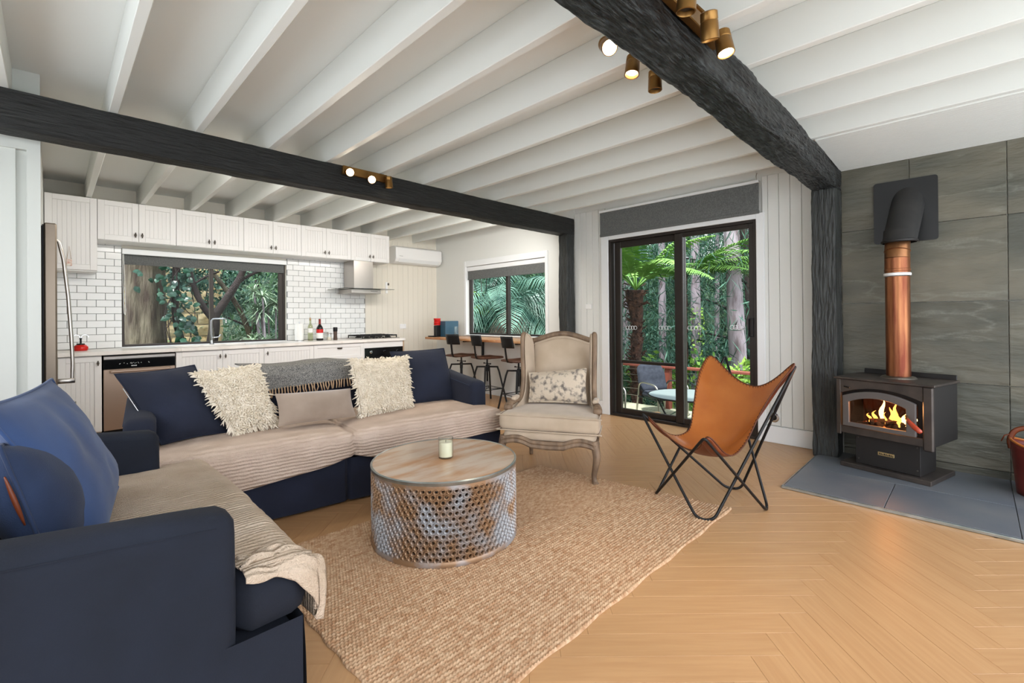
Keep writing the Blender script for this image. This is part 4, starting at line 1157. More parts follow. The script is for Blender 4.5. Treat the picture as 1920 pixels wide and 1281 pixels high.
b = MB(); b.lathe([(R0-.01, .384), (R0+.003, .385), (R0+.006, .390), (R0+.007, .402), (R0+.002, .407), (R0-.004, .404)], 96, cap=False); b.build('metal_rim', M['rim'], t, smooth=40)
b = MB(); b.lathe([(R0-.005, .380), (R0-.003, .4035), (0, .4035)], 96, cap=False); b.build('wooden_top', M['mango'], t, smooth=30)
b = MB(); b.lathe([(0, .376), (R0-.014, .376), (R0-.014, .380)], 64, cap=False); b.build('top_underside', M['mango'], t)
t = thing('candle', 'cream pillar candle in a clear glass tumbler on the coffee table', 'candle', (1.553, 2.095, .4145))
b = MB(); b.lathe([(0, 0), (.040, 0), (.0415, .004), (.0415, .112), (.0390, .112), (.0385, .008), (0, .006)], 32, cap=False); b.build('glass', M['jarglass'], t, smooth=40)
b = MB(); b.lathe([(.0, .009), (.0375, .009), (.0375, .088), (.03, .086), (0, .084)], 32); b.build('wax', M['wax'], t, smooth=40)
b = MB(); b.tube([(0, 0, .084), (.001, 0, .097)], .0012, 5); b.build('wick', M['black'], t)

# ================================================================ WINGBACK ARMCHAIR
t = thing('wingback_armchair', 'French style wingback armchair in beige linen with carved oak frame', 'armchair', (2.55, 2.21, .0), -math.radians(61.6))
# seat cushion
def fn(p):
    q = Vector(p)
    if q.z > .42: q.z += .022*(1-(q.x/.37)**2)*(1-((q.y-.26)/.30)**2)
    k = max(0, (q.y-.12)/.45); q.x *= 1-.24*min(1, k)
    return q
b = MB(); b.softbox(-.375, .375, -.005, .54, .348, .468, r=.035, d=[26, 18, 8], fn=fn, nz=.003); b.build('seat_cushion', M['linen'], t, smooth=True)
b = MB()
for z in (.462, .352):
    pts = [(-.362, .30, z), (-.372, .03, z), (-.36, -.003, z), (0, -.009, z+.003*(z > .4)), (.36, -.003, z), (.372, .03, z), (.362, .30, z)]
    b.tube(catmull(pts, 5), .005, 6)
b.build('cushion_piping', M['linen'], t, smooth=True)
# sprung base under cushion
b = MB(); b.softbox(-.345, .345, .01, .55, .275, .348, r=.03, d=[16, 12, 5], fn=lambda p: Vector((p.x*(1-.2*max(0, p.y-.1)/.45), p.y, p.z))); b.build('seat_base', M['linen'], t, smooth=True)
# scalloped apron
def apz(x):
    u = abs(x)/.35
    return .232+.020*math.cos(u*PI*2.0)*-1*(u < .5)+(.020 if u >= .5 else 0)+.026*max(0, (u-.62)/.38)**2*(-1)+.0
def apz(x):
    u = abs(x)/.35
    return .222+.014*u+.022*math.sin(min(1, max(0, (u-.35)/.65))*PI)*1.3
b = MB()
V_, F_ = [], []
n = 48
for i in range(n+1):
    x = -.352+.704*i/n
    zl = apz(x)
    for (y, z) in ((-.008, zl), (-.016, zl+.012), (-.010, zl+.030), (-.016, zl+.042), (-.006, zl+.058), (.03, zl+.058), (.03, zl)): V_.append((x, y, z))
for i in range(n):
    for k in range(7):
        l = (k+1) % 7; F_.append((i*7+k, i*7+l, (i+1)*7+l, (i+1)*7+k))
b.add(V_, F_); b.build('carved_apron', M['oakframe'], t, smooth=40)
for s_ in (-1, 1):
    b = MB()
    V_, F_ = [], []
    for i in range(25):
        y = 0+.54*i/24; x = s_*(.352-.085*max(0, y-.1)/.45); u = abs(i/12-1)
        zl = .236+.02*math.sin(min(1, u)*PI)*.8
        for (dx, z) in ((.006, zl), (.014, zl+.014), (.008, zl+.032), (.012, zl+.05), (-.02, zl+.05), (-.02, zl)): V_.append((x+s_*dx, y, z))
    for i in range(24):
        for k in range(6):
            l = (k+1) % 6; F_.append((i*6+k, i*6+l, (i+1)*6+l, (i+1)*6+k))
    b.add(V_, F_); b.build('side_rail', M['oakframe'], t, smooth=40)
    # cabriole front leg
    x = s_*.335
    pts = [(x, .02, .30), (x+s_*.012, .012, .25), (x+s_*.020, .002, .19), (x+s_*.010, .008, .12), (x-s_*.002, .016, .06), (x+s_*.004, .008, .022), (x+s_*.014, -.004, .003)]
    b = MB(); b.tube(catmull(pts, 4), [.034+(.018-.034)*min(1, k/17)+.004*(k > 21) for k in range(25)], 10); b.build('leg', M['oakframe'], t, smooth=True)
    pts = [(s_*.265, .53, .28), (s_*.268, .545, .18), (s_*.272, .575, .08), (s_*.276, .60, .003)]
    b = MB(); b.tube(catmull(pts, 4), [.024-.008*k/12 for k in range(13)], 8); b.build('leg', M['oakframe'], t, smooth=True)
    # arm: upholstered lower panel and carved armrest
    b = MB()
    V_ = []
    prof = [(.19, .35), (.19, .40), (.21, .452), (.26, .482), (.32, .50), (.37, .53), (.405, .58), (.425, .66), (.43, .78), (.428, .90), (.435, 1.0), (.455, 1.045), (.50, 1.035), (.545, .995)]
    # side shell: polygon in y,z extruded in x following taper
    poly = prof+[(.565, .95), (.575, .7), (.56, .45), (.55, .35)]
    def xo(y, z): return s_*(.345-.10*max(0, min(1, (y-.15)/.42)))+s_*.012*max(0, (z-.5))/.5
    Vs = [(xo(y, z)+s_*.018, y, z) for y, z in poly]+[(xo(y, z)-s_*.018, y, z) for y, z in poly]
    m_ = len(poly)
    Fs = [tuple(range(m_)), tuple(reversed(range(m_, 2*m_)))]+[(i, (i+1) % m_, m_+(i+1) % m_, m_+i) for i in range(m_)]
    b.add(Vs, Fs); b.build('wing_panel', M['linen'], t, smooth=30, bevel=.008)
    # carved wing moulding
    pts = [(xo(y, z)+s_*.010, y-.006, z+.004) for y, z in prof[4:]]
    b = MB(); b.tube(catmull(pts, 4), .0165, 8, sx=1.2); b.build('wing_moulding', M['oakframe'], t, smooth=True)
    pts = [(xo(y, z)-s_*.016, y-.012, z+.002) for y, z in prof[4:]]
    b = MB(); b.tube(catmull(pts, 4), .005, 6); b.build('wing_piping', M['linen'], t, smooth=True)
    # armrest with scroll
    pts = [(xo(.19, .47)+s_*.012, .165, .492), (xo(.22, .5)+s_*.014, .20, .512), (xo(.3, .52)+s_*.012, .28, .520), (xo(.38, .54)+s_*.012, .37, .545)]
    b = MB(); b.tube(catmull(pts, 5), [.026, .027, .027, .026, .025, .024, .023, .022, .021, .020, .019, .018, .018, .017, .017, .017], 8, sx=1.15)
    b.lathe([(0, -.030), (.020, -.03), (.028, -.015), (.028, .015), (.02, .03), (0, .030)], 16, M=Tm(xo(.19, .47)+s_*.012, .168, .485) @ Matrix.Rotation(PI/2, 4, 'Y'))
    b.tube(catmull([(xo(.2, .45)+s_*.012, .165, .475), (xo(.2, .4)+s_*.010, .21, .43), (xo(.2, .36)+s_*.008, .20, .36), (xo(.2, .3)+s_*.004, .17, .29)], 4), .020, 8)
    b.build('arm_support', M['oakframe'], t, smooth=40)
    b = MB(); b.softbox(xo(.3, .5)+s_*.012-.022, xo(.3, .5)+s_*.012+.022, .22, .34, .528, .560, r=.014, d=[6, 10, 5]); b.build('arm_pad', M['linen'], t, smooth=True)
# back
b = MB()
def zback(x): return .985+.060*math.cos(min(1, abs(x)/.25)*PI/2)**1.2
def fback(u, v):
    x = -.243+.486*u; zt2 = zback(x)-.02
    z = .42+(zt2-.42)*v
    bulge = .035*(1-(2*u-1)**4)*(1-(2*v-1)**4)
    return (x, .56+.10*(v-.3)-bulge, z)
b.grid(fback, 24, 24); b.grid(lambda u, v: (fback(u, v)[0], .605+.11*(v-.3), fback(u, v)[2]), 16, 10, flip=True)
b.build('backrest', M['linen'], t, smooth=True)
pts = [(x, .605+.10*(.7)*1.0-.03, zback(x)) for x in [-.262+.524*k/30 for k in range(31)]]
b = MB(); b.tube(pts, .023, 8, sx=1.1); b.build('top_rail', M['oakframe'], t, smooth=True)
pts = [(x, .598, zback(x)-.034) for x in [-.245+.49*k/30 for k in range(31)]]
b = MB(); b.tube(pts, .004, 6); b.build('back_piping', M['linen'], t, smooth=True)
b = MB()
for s_ in (-1, 1): b.tube([(s_*.262, .56, .35), (s_*.262, .60, .7), (s_*.262, .645, zback(.262))], .02, 8)
b.build('back_stile', M['oakframe'], t, smooth=True)
# cowhide cushion on it
o, P, nrm, ctr, face = pillow('lumbar_cushion', 'speckled cowhide lumbar cushion on the wingback armchair', M['cowhide'], [(2.80, 2.62, .725), (3.02, 2.20, .775), (2.975, 2.165, .505), (2.745, 2.575, .500)], .060, nz=.006, extra='piping')

# ================================================================ BUTTERFLY CHAIR
t = thing('butterfly_chair', 'tan leather butterfly sling chair on black bent-rod frame', 'chair', (2.99, 1.19, 0))
fv = Vector((-.893, .45, 0)); sv = Vector((.45, .893, 0))
tips = {'P': fv*-.42+sv*.345+Vector((0, 0, .915)), 'R': fv*-.40-sv*.255+Vector((0, 0, .905)), 'L': fv*.33+sv*.30+Vector((0, 0, .555)), 'F': fv*.33-sv*.30+Vector((0, 0, .535))}
bend = {'F': (-.31, -.07), 'L': (-.114, .334), 'R': (.114, -.273), 'B': (.306, -.008)}
def roundpoly(P, rad, n=6, closed=True):
    out = []; m = len(P)
    for i in range(m):
        p, a, c = Vector(P[i]), Vector(P[i-1]), Vector(P[(i+1) % m])
        r = rad[i]
        if r == 0: out.append(p); continue
        d1 = (a-p).normalized(); d2 = (c-p).normalized()
        for k in range(n+1):
            q = k/n
            out.append((p+d1*r)*(1-q)**2+p*2*q*(1-q)+(p+d2*r)*q*q)
    return out
def g(k, z=.007, e=0):
    v = Vector((bend[k][0], bend[k][1], z)); return v
def tip(k): return tips[k]+Vector((0, 0, -.02))
def floorbend(k, dirv, w_):
    c = g(k); return [c-dirv*w_, c+dirv*w_]
def loop(a, f1, c, f2):
    A, C = tip(a), tip(c)
    P = [A]; 
    d = ((C-A)*Vector((1, 1, 0))).normalized()
    P += [g(f1)-d*.045, g(f1)+d*.045, C, g(f2)+d*.045, g(f2)-d*.045]
    return roundpoly(P, [.03, .045, .045, .03, .045, .045])
b = MB(); b.tube(loop('R', 'F', 'L', 'B'), .0085, 8, closed=True); b.build('frame_loop', M['black'], t, smooth=True)
b = MB(); b.tube(loop('P', 'L', 'F', 'R'), .0085, 8, closed=True); b.build('frame_loop', M['black'], t, smooth=True)
def lerp_tab(tab, x):
    for (a, p), (c, q) in zip(tab[:-1], tab[1:]):
        if x <= c:
            k = (x-a)/(c-a); k = k*k*(3-2*k)*.5+k*.5
            return [u+(v-u)*k for u, v in zip(p, q)]
    return tab[-1][1]
cen = catmull([(-.395, 0, .705), (-.345, 0, .57), (-.265, 0, .44), (-.15, 0, .365), (.0, 0, .325), (.12, 0, .325), (.205, 0, .36)], 8)
sid = catmull([(-.45, 0, 1.02), (-.38, 0, .86), (-.28, 0, .69), (-.17, 0, .53), (-.05, 0, .395), (.13, 0, .395), (.385, 0, .66)], 8)
wtab = catmull([(0, .345, 0), (.17, .315, 0), (.34, .285, 0), (.5, .245, 0), (.67, .205, 0), (.84, .245, 0), (1.0, .345, 0)], 8)
def arr(c, x):
    f_ = x*(len(c)-1); i = min(int(f_), len(c)-2); return c[i].lerp(c[i+1], f_-i)
def slingp(a, tb):
    """a,tb in [-1,1]"""
    k = .27
    a2 = a*math.sqrt(max(0, 1-k*abs(tb)**5)); t2 = tb*math.sqrt(max(0, 1-k*abs(a)**5))
    tt = (t2+1)/2
    c_, s_ = arr(cen, tt), arr(sid, tt); w_ = arr(wtab, tt).y
    gfac = abs(a2)**1.9
    d = c_.x*(1-gfac)+s_.x*gfac; z = c_.z*(1-gfac)+s_.z*gfac
    back = (1-tt)**1.2
    wid = a2*w_*1.08*(1.06 if a2 > 0 else 1-.06*back-.27*math.sin(PI*min(1, tt*1.25))**2)
    return fv*(d+.035*back+(.075*a2*min(1, (1-tt)*1.6) if a2 > 0 else 0))+sv*(wid+.05*back*(1-abs(2*tt-.5))*(a2 > 0)*a2+.03*back)+Vector((0, 0, z+.012*back))
b = MB(); b.grid(lambda u, v: tuple(slingp(2*u-1, 2*v-1)), 44, 52)
b.build('leather_sling', M['leather'], t, smooth=True, solid=.005)
def under(u, v):
    p = slingp(2*u-1, 2*v-1); p1 = slingp(2*min(1, u+.01)-1, 2*v-1); p0 = slingp(2*max(0, u-.01)-1, 2*v-1); q1 = slingp(2*u-1, 2*min(1, v+.01)-1); q0 = slingp(2*u-1, 2*max(0, v-.01)-1)
    n_ = (p1-p0).cross(q1-q0)
    if n_.length < 1e-9: return tuple(p)
    n_.normalize()
    if n_.dot(Vector((0, 0, -1))-fv*.6) < 0: n_ = -n_
    return tuple(p+n_*.0045)
b = MB(); b.grid(under, 44, 52); b.build('sling_underside', M['leatherdk'], t, smooth=True)
bd = []
for k in range(60): bd.append((-1+2*k/60, -1))
for k in range(80): bd.append((1, -1+2*k/80))
for k in range(60): bd.append((1-2*k/60, 1))
for k in range(80): bd.append((-1, 1-2*k/80))
b = MB()
pts = [slingp(*q) for q in bd]
b.tube(pts, .0045, 6, closed=True); b.build('hem', M['thong'], t, smooth=True)
b = MB()
for i in range(0, len(bd), 2):
    a, q = bd[i]
    p = slingp(a, q); p2 = slingp(a*.955, q*.955)
    for s2 in (1, -1):
        off = Vector((0, 0, .004*s2))
        nn = (slingp(a*.95, q*.97)-p)
        b.tube([p, p+(p2-p)*.5+fv*.0045*s2+off, p2+fv*.003*s2], .0022, 4)
st_ = b.build('lacing', M['thong'], t); st_['kind'] = 'stuff'
# corner pockets (outer sleeves that hold the frame tips)
for nm, (ca, ct) in {'P': (1, -1), 'R': (-1, -1), 'L': (1, 1), 'F': (-1, 1)}.items():
    def fn(u, v, ca=ca, ct=ct):
        a = ca*(1-.36*u); q = ct*(1-.30*v)
        p = slingp(a, q)
        out = (fv*ct*.6+Vector((0, 0, -.5))).normalized() if ct > 0 else (fv*-1+Vector((0, 0, -.1))).normalized()
        h = math.sin(min(1, u*1.0)*PI)**.5*math.sin(min(1, v)*PI)**.5 if 0 < u < 1 and 0 < v < 1 else 0
        return tuple(p+out*(.016*h+.005))
    b = MB(); b.grid(fn, 12, 12); b.build('corner_pocket', M['leatherdk'], t, smooth=True, solid=.003)

# ================================================================ WOOD STOVE
SR = math.atan2(-.968, -.25)
t = thing('wood_stove', 'dark steel wood heater with lit fire behind an arched glass door', 'stove', (4.258, .489, .022), SR)
STOVE = t
b = MB(); b.bbox(-.275, .275, 0, .43, 0, .034, .004); b.build('base_plate', M['stove'], t)
b = MB(); b.bbox(-.185, .20, .055, .33, .034, .275, .004); ped = b.build('pedestal', M['stovedk'], t)
b = MB(); b.bbox(-.188, .203, .048, .058, .038, .27, .002); b.build('front_plate', M['stovedk'], t)
for x in (-.17, .185):
    for z in (.075, .235):
        b = MB(); b.lathe([(.007, 0), (.005, .004), (0, .005)], 8, M=Tm(x, .048, z) @ Matrix.Rotation(PI/2, 4, 'X')); b.build('screw', M['stove'], t, smooth=40)
b = MB(); b.bbox(-.045, .055, .044, .049, .130, .155, .002); bd_ = b.build('badge', mat('badge_gold', sr(196, 170, 120), .4, .6), t)
b = MB()
for k in range(9): b.box(-.036+k*.010, -.030+k*.010, .0425, .0445, .136, .149-(k % 3)*.003)
b.build('badge_lettering', M['black'], bd_)
# firebox body as shell: sides, top, back, front surround with arched opening
BZ0, BZ1 = .265, .672
b = MB()
b.bbox(-.29, -.275, .02, .43, BZ0, BZ1, .002); b.bbox(.275, .29, .0, .43, BZ0, BZ1, .002); b.bbox(-.275, .275, .40, .43, BZ0, BZ1, .002); b.bbox(-.275, .275, .02, .43, BZ0, BZ0+.02, .002)
b.build('body', M['stovedk'], t)
def archz(x, zc, hgt, half): return zc+hgt*(1-(x/half)**2)
def archring(x0, x1, zb_, zs, hgt, x0i, x1i, zbi, zsi, hgti, ya, yb, b):
    n = 16
    def outline(xa, xb, zl, zs_, h_):
        P = [(xa, zl), (xb, zl)]
        for k in range(n+1):
            x = xb+(xa-xb)*k/n; c = (xa+xb)/2; P.append((x, zs_+h_*(1-((x-c)/((xb-xa)/2))**2)))
        return P
    O = outline(x0, x1, zb_, zs, hgt); I = outline(x0i, x1i, zbi, zsi, hgti)
    m_ = len(O)
    V_ = [(x, ya, z) for x, z in O]+[(x, ya, z) for x, z in I]+[(x, yb, z) for x, z in O]+[(x, yb, z) for x, z in I]
    F_ = []
    for i in range(m_):
        j = (i+1) % m_
        F_ += [(i, j, m_+j, m_+i), (2*m_+i, 3*m_+i, 3*m_+j, 2*m_+j), (i, 2*m_+i, 2*m_+j, j), (m_+i, m_+j, 3*m_+j, 3*m_+i)]
    b.add(V_, F_); return O, I
# front frame columns and lintel
b = MB()
b.bbox(.235, .292, -.012, .02, BZ0-.03, BZ1, .008); b.bbox(-.292, -.262, -.008, .02, BZ0-.02, BZ1, .004)
b.bbox(-.262, .235, -.006, .02, BZ0-.005, .315, .003)
V_, F_ = [], []
n = 20
for k in range(n+1):
    x = -.262+.497*k/n; zl = .565+.055*(1-((x+.013)/.25)**2)
    for (y, z) in ((-.006, zl), (-.006, BZ1-.004), (.02, BZ1-.004), (.02, zl)): V_.append((x, y, z))
for k in range(n):
    for q in range(4):
        l = (q+1) % 4; F_.append((k*4+q, k*4+l, (k+1)*4+l, (k+1)*4+q))
b.add(V_, F_)
b.build('front_surround', M['stove'], t, smooth=30)
b = MB(); archring(-.262, .235, .315, .563, .055, -.24, .20, .33, .53, .05, .02, .03, b); b.build('inner_frame', M['black'], t)
b = MB(); O, I = archring(-.240, .205, .322, .548, .052, -.198, .150, .352, .508, .042, -.030, -.006, b); door = b.build('door', M['stovelt'], t, bevel=.004)
b = MB(); V_ = [(x, -.014, z) for x, z in I]; b.add(V_, [tuple(range(len(V_)))]); b.build('glass', M['fireglass'], door)
b = MB(); b.tube([(.155, -.034, .46), (.165, -.06, .455), (.172, -.075, .45)], .010, 8); b.build('latch', M['brass'], door, smooth=40)
b = MB(); b.tube([(.172, -.072, .450), (.190, -.085, .432), (.225, -.105, .405), (.255, -.115, .384), (.262, -.118, .378)], [.009, .014, .017, .016, .010], 10); b.build('handle', M['red'] if False else mat('polished_timber', sr(168, 62, 36), .25, coat=.5), door, smooth=True)
b = MB(); b.tube([(-.235, -.010, .615), (-.20, -.03, .615), (-.19, -.034, .613)], .005, 6); b.build('air_lever', M['black'], t)
# top plate + rear flashing
b = MB(); b.bbox(-.305, .305, -.02, .435, BZ1, BZ1+.016, .004); b.build('top_plate', M['stove'], t)
b = MB(); b.bbox(-.28, .29, .425, .437, BZ1+.014, BZ1+.052, .003); b.build('rear_lip', M['stovedk'], t)
# firebox interior: bricks, logs, flames
b = MB(); b.bbox(-.265, .265, .36, .395, .29, .66, .003); b.bbox(-.265, .265, .03, .39, .285, .30, .002); fbk = b.build('fire_brick', mat('soot_brick', sr(70, 34, 24), .9, col2=sr(28, 20, 18), nscale=9), t)
rr = random.Random(4)
for k, (xa, ya, za, xb, yb2, zb2, r) in enumerate([(-.15, .10, .325, .17, .16, .325, .028), (-.12, .22, .325, .18, .10, .335, .026), (-.10, .08, .365, .10, .24, .372, .024), (.0, .07, .37, .16, .20, .362, .022), (-.20, .14, .32, -.04, .07, .35, .02)]):
    P_ = [Vector((xa, ya, za)).lerp(Vector((xb, yb2, zb2)), q/5)+Vector((rr.uniform(-.006, .006), rr.uniform(-.006, .006), rr.uniform(-.004, .004))) for q in range(6)]
    b = MB(); b.tube(P_, [r*rr.uniform(.85, 1.1) for _ in P_], 8); b.build('log', mat('charred_log', sr(30, 22, 20), .9, col2=sr(120, 60, 30), nscale=30, fac=(.55, .7)), t, smooth=40)
b = MB()
for k in range(46):
    b.lathe([(0, -.008), (.009, 0), (0, .007)], 6, M=Tm(rr.uniform(-.18, .2), rr.uniform(.05, .22), rr.uniform(.306, .335)))
e_ = b.build('embers', M['ember'], t); e_['kind'] = 'stuff'
for k, (x, y, h_, w_) in enumerate([(-.09, .12, .10, .028), (-.045, .13, .19, .030), (.005, .15, .13, .03), (.04, .13, .175, .028), (.085, .14, .12, .030), (.12, .12, .165, .026), (-.13, .13, .07, .02), (.15, .12, .08, .024), (.065, .10, .09, .02), (-.01, .09, .10, .02)]):
    P_ = []; R_ = []
    for q in range(9):
        u = q/8; P_.append((x+.018*math.sin(u*7+k*2)*u, y+.01*math.sin(u*5+k), .345+h_*u)); R_.append(w_*(math.sin(min(1, u*1.35+.12)*PI*.5)*(1-u)**.9+.02))
    b = MB(); b.tube(P_, R_, 7, sx=.55); b.build('flame', M['flame2'] if k % 3 == 1 else M['flame'], t, smooth=True)
pl_ = bpy.data.lights.new('fire_light', 'POINT'); pl_.energy = 2.0; pl_.color = (1, .42, .14); pl_.shadow_soft_size = .05
lo = bpy.data.objects.new('fire_light', pl_); COL.objects.link(lo); lo.parent = t; lo.location = (.0, .08, .48)
# flue pipe
t = thing('flue_pipe', 'tall heat-tinted copper coloured flue pipe rising from the stove', 'flue', (4.50, .415, .71))
b = MB(); b.lathe([(.074, .0), (.074, .76)], 32, cap=False); b.build('pipe_section', M['copper'], t, smooth=40)
b = MB(); b.lathe([(.11, .0), (.10, .012), (.076, .018), (.076, .0)], 32, cap=False); b.build('collar', M['steel'], t, smooth=40)
b = MB(); b.lathe([(.075, .765), (.082, .768), (.082, .785), (.075, .788)], 32, cap=False); b.build('band', M['trim'], t, smooth=40)
b = MB(); b.lathe([(.076, .788), (.076, .80), (.079, .803), (.079, .815), (.076, .818), (.076, .90)], 32, cap=False); b.build('pipe_section', M['copper'], t, smooth=40)
P_ = [(0, 0, .90), (.002, 0, .94), (.016, 0, 1.0), (.05, -.004, 1.06), (.095, -.01, 1.13), (.14, -.016, 1.20)]
b = MB(); b.tube(P_, .0755, 28); b.build('elbow', mat('copper_elbow', sr(112, 76, 56), .35, .8, col2=sr(150, 104, 66), nscale=6), t, smooth=40)
b = MB()
for (p, d) in (((0.004, 0, .95), (.25, 0, 1)), ((.05, -.004, 1.06), (.6, 0, 1))): b.lathe([(.076, -.004), (.080, 0), (.076, .004)], 28, M=aim(p, d), cap=False)
b.build('elbow_seam', M['copper'], t, smooth=40)
# wall cowl
t = thing('flue_cowl', 'matt black angled flue cowl with square wall plate on the slate', 'flue', (4.70, .39, 1.75))
b = MB()
bm = bmesh.new(); bmesh.ops.create_cube(bm, size=1)
for v in bm.verts: v.co = Vector((4.738+v.co.x*.012, .387+v.co.y*.385, 1.998+v.co.z*.49))
bmesh.ops.bevel(bm, geom=[e for e in bm.edges if abs(e.verts[0].co.x-e.verts[1].co.x) > .005], offset=.02, segments=4, profile=.5, affect='EDGES')
b.frombm(bm); b.build('wall_plate', M['blackg'] if False else mat('matt_black_plate', sr(26, 27, 28), .4), t, world=True)
b = MB()
ax0, ax1 = Vector((4.505, .402, 1.735)), Vector((4.735, .372, 2.08))
n = 32; V_ = []; ringc = []
for k in range(n):
    a = 2*PI*k/n; r = .102
    q = Vector((r*math.cos(a)*.95, r*math.sin(a), 0))
    V_.append(ax0+q)
for k in range(n):
    a = 2*PI*k/n; r = .102
    # end on the wall plane, elongated ellipse
    V_.append(Vector((4.732, ax1.y+r*math.sin(a), 2.03-r*1.45*math.cos(a))))
for k in range(n):
    a = 2*PI*k/n; q = Vector((.096*math.cos(a)*.95, .096*math.sin(a), 0)); V_.append(ax0+q)
for k in range(n):
    a = 2*PI*k/n; q = Vector((.10*math.cos(a)*.95+.06, .10*math.sin(a), .09)); V_.append(ax0+q)
F_ = []
for k in range(n):
    l = (k+1) % n; F_ += [(k, l, n+l, n+k), (k, 2*n+k, 2*n+l, l), (2*n+k, 3*n+k, 3*n+l, 2*n+l)]
b.add([tuple(v) for v in V_], F_); b.build('hood', mat('matt_black_hood', sr(38, 38, 38), .55, col2=sr(48, 47, 46), nscale=8), t, world=True, smooth=40)
b = MB(); b.lathe([(.102, -.012), (.110, -.006), (.110, .004), (.102, .008)], 32, M=Tm(*ax0), cap=False)
for k in range(8):
    a = 2*PI*k/8; b.lathe([(.005, -.016), (0, -.018)], 6, M=Tm(ax0.x+.11*math.cos(a), ax0.y+.11*math.sin(a), ax0.z))
b.build('hood_ring', M['stovedk'], t, world=True, smooth=40)
# log basket
t = thing('log_basket', 'brown leather log basket with looped handle beside the hearth wall', 'basket', (4.46, -.37, .022))
def fn(u, v):
    a = 2*PI*u; z = .32*v
    zt2 = .0 if v < 1 else 0
    rx, ry = .15+.035*v, .19+.03*v
    zz = z+.05*v*v*(abs(math.sin(a))**2-.5)
    return (rx*math.cos(a), ry*math.sin(a), zz)
b = MB(); b.grid(fn, 36, 10); b.lathe([(.0, .003), (.15, .003)], 24); b.build('bucket', mat('oxblood_leather', sr(92, 34, 30), .4, col2=sr(112, 46, 38), nscale=5), t, smooth=True, solid=.008)
b = MB(); b.tube([fn(k/40, 1.0) for k in range(40)], .008, 6, closed=True); b.build('rim', M['leather'], t, smooth=True)
b = MB()
hp = catmull([(0, .215, .28), (0, .22, .34), (0, .19, .405), (0, .10, .435), (0, 0, .44), (0, -.10, .435), (0, -.19, .405), (0, -.22, .34)], 5)
b.tube(hp, .007, 6, sx=2.2); b.tube([(0, .20, .385), (.0, .245, .36), (.0, .26, .32)], .004, 5); b.build('handle', M['leatherdk'], t, smooth=True)

# ================================================================ SPOTLIGHTS
def spot_bar(label, plate, heads, yface, sgn):
    x0, x1, z0, z1 = plate
    t = thing('spotlight_bar', label, 'spotlight', ((x0+x1)/2, yface, (z0+z1)/2), group='antique brass spotlight bars')
    b = MB(); ya, yb = sorted((yface, yface+sgn*.035)); b.bbox(x0, x1, ya, yb, z0, z1, .003); b.build('backplate', M['brass'], t, world=True)
    for (base, d, lit) in heads:
        base = Vector(base); d = Vector(d).normalized(); A = aim(base, d)
        b = MB(); b.lathe([(0, -.05), (.024, -.05), (.030, -.046), (.031, -.02), (.029, -.017), (.031, -.014), (.033, .045), (.030, .047), (.028, .043), (.027, -.02), (0, -.02)], 24, M=A)
        h = b.build('spot_head', M['brass'], t, world=True, smooth=40)
        px = min(max(base.x, x0+.01), x1-.01)
        b = MB(); b.tube([(px, yface+sgn*.03, (z0+z1)/2), (px, yface+sgn*.055, (z0+z1)/2), tuple(base-d*.03)], .007, 6); b.lathe([(.022, 0), (.022, .008), (.0, .01)], 14, M=aim((px, yface+sgn*.034, (z0+z1)/2), (0, sgn, 0))); b.build('knuckle', M['brass'], t, world=True, smooth=40)
        b = MB(); b.lathe([(.0265, .030), (.02, .038 if lit == 2 else .034), (0, .042 if lit == 2 else .036)], 20, M=A, cap=False)
        b.build('lamp', M['bulb'] if lit == 2 else M['bulbdim'] if lit else M['black'], h, world=True)
        if lit:
            L_ = bpy.data.lights.new('lamp_light', 'SPOT'); L_.energy = 14; L_.spot_size = math.radians(56); L_.spot_blend = .6; L_.color = (1, .86, .68); L_.shadow_soft_size = .03
            q = bpy.data.objects.new('lamp_light', L_); COL.objects.link(q); q.matrix_world = Matrix.Translation(base+d*.06) @ d.to_track_quat('-Z', 'Y').to_matrix().to_4x4()
    return t
spot_bar('brass triple spotlight bar on the near face of the rough-hewn beam', (1.50, 2.02, 2.335, 2.405),
         [((1.545, .69, 2.285), (.05, .10, -1), 0), ((1.735, .69, 2.27), (.35, .10, -1), 1), ((1.875, .69, 2.265), (-.05, -.15, -.75), 2)], .792, -1)
spot_bar('brass triple spotlight bar on the far face of the rough-hewn beam', (1.60, 2.14, 2.345, 2.41),
         [((1.66, 1.085, 2.335), (-.45, -.50, -.55), 2), ((1.87, 1.09, 2.33), (-.25, -.05, -1), 1), ((2.078, 1.09, 2.335), (.0, .0, -1), 0)], .984, 1)
spot_bar('brass triple spotlight bar on the black beam before the kitchen', (1.665, 2.06, 2.365, 2.43),
         [((1.71, 3.56, 2.375), (-.42, -.85, -.30), 2), ((1.90, 3.56, 2.355), (-.45, -.85, -.30), 2), ((2.055, 3.555, 2.36), (.12, .08, -1), 1)], 3.622, -1)

# unseen strip lamps added behind the black beam to brighten the kitchen
for k, x in enumerate((.95, 2.35, 3.75)):
    t = thing('ceiling_lamp', ['white strip lamp behind the beam at the fridge end of the kitchen', 'white strip lamp behind the beam before the sink window', 'white strip lamp behind the beam before the range hood'][k], 'lamp', (x, 3.93, 2.40), 0, 'kitchen strip lamps')
    b = MB(); b.bbox(-.45, .45, -.05, .05, -.005, .045, .006); b.build('housing', M['plaster'], t)
    b = MB(); b.bbox(-.43, .43, -.04, .04, -.014, -.004, .004); b.build('diffuser', M['bulbdim'], t)
    L_ = bpy.data.lights.new('strip_light', 'AREA'); L_.shape = 'RECTANGLE'; L_.size = .86; L_.size_y = .10; L_.energy = 15; L_.color = (1, .97, .93)
    q = bpy.data.objects.new('strip_light', L_); COL.objects.link(q); q.location = (x, 3.95, 2.375); q.rotation_euler = Vector((0, .75, -.65)).to_track_quat('-Z', 'Y').to_euler()

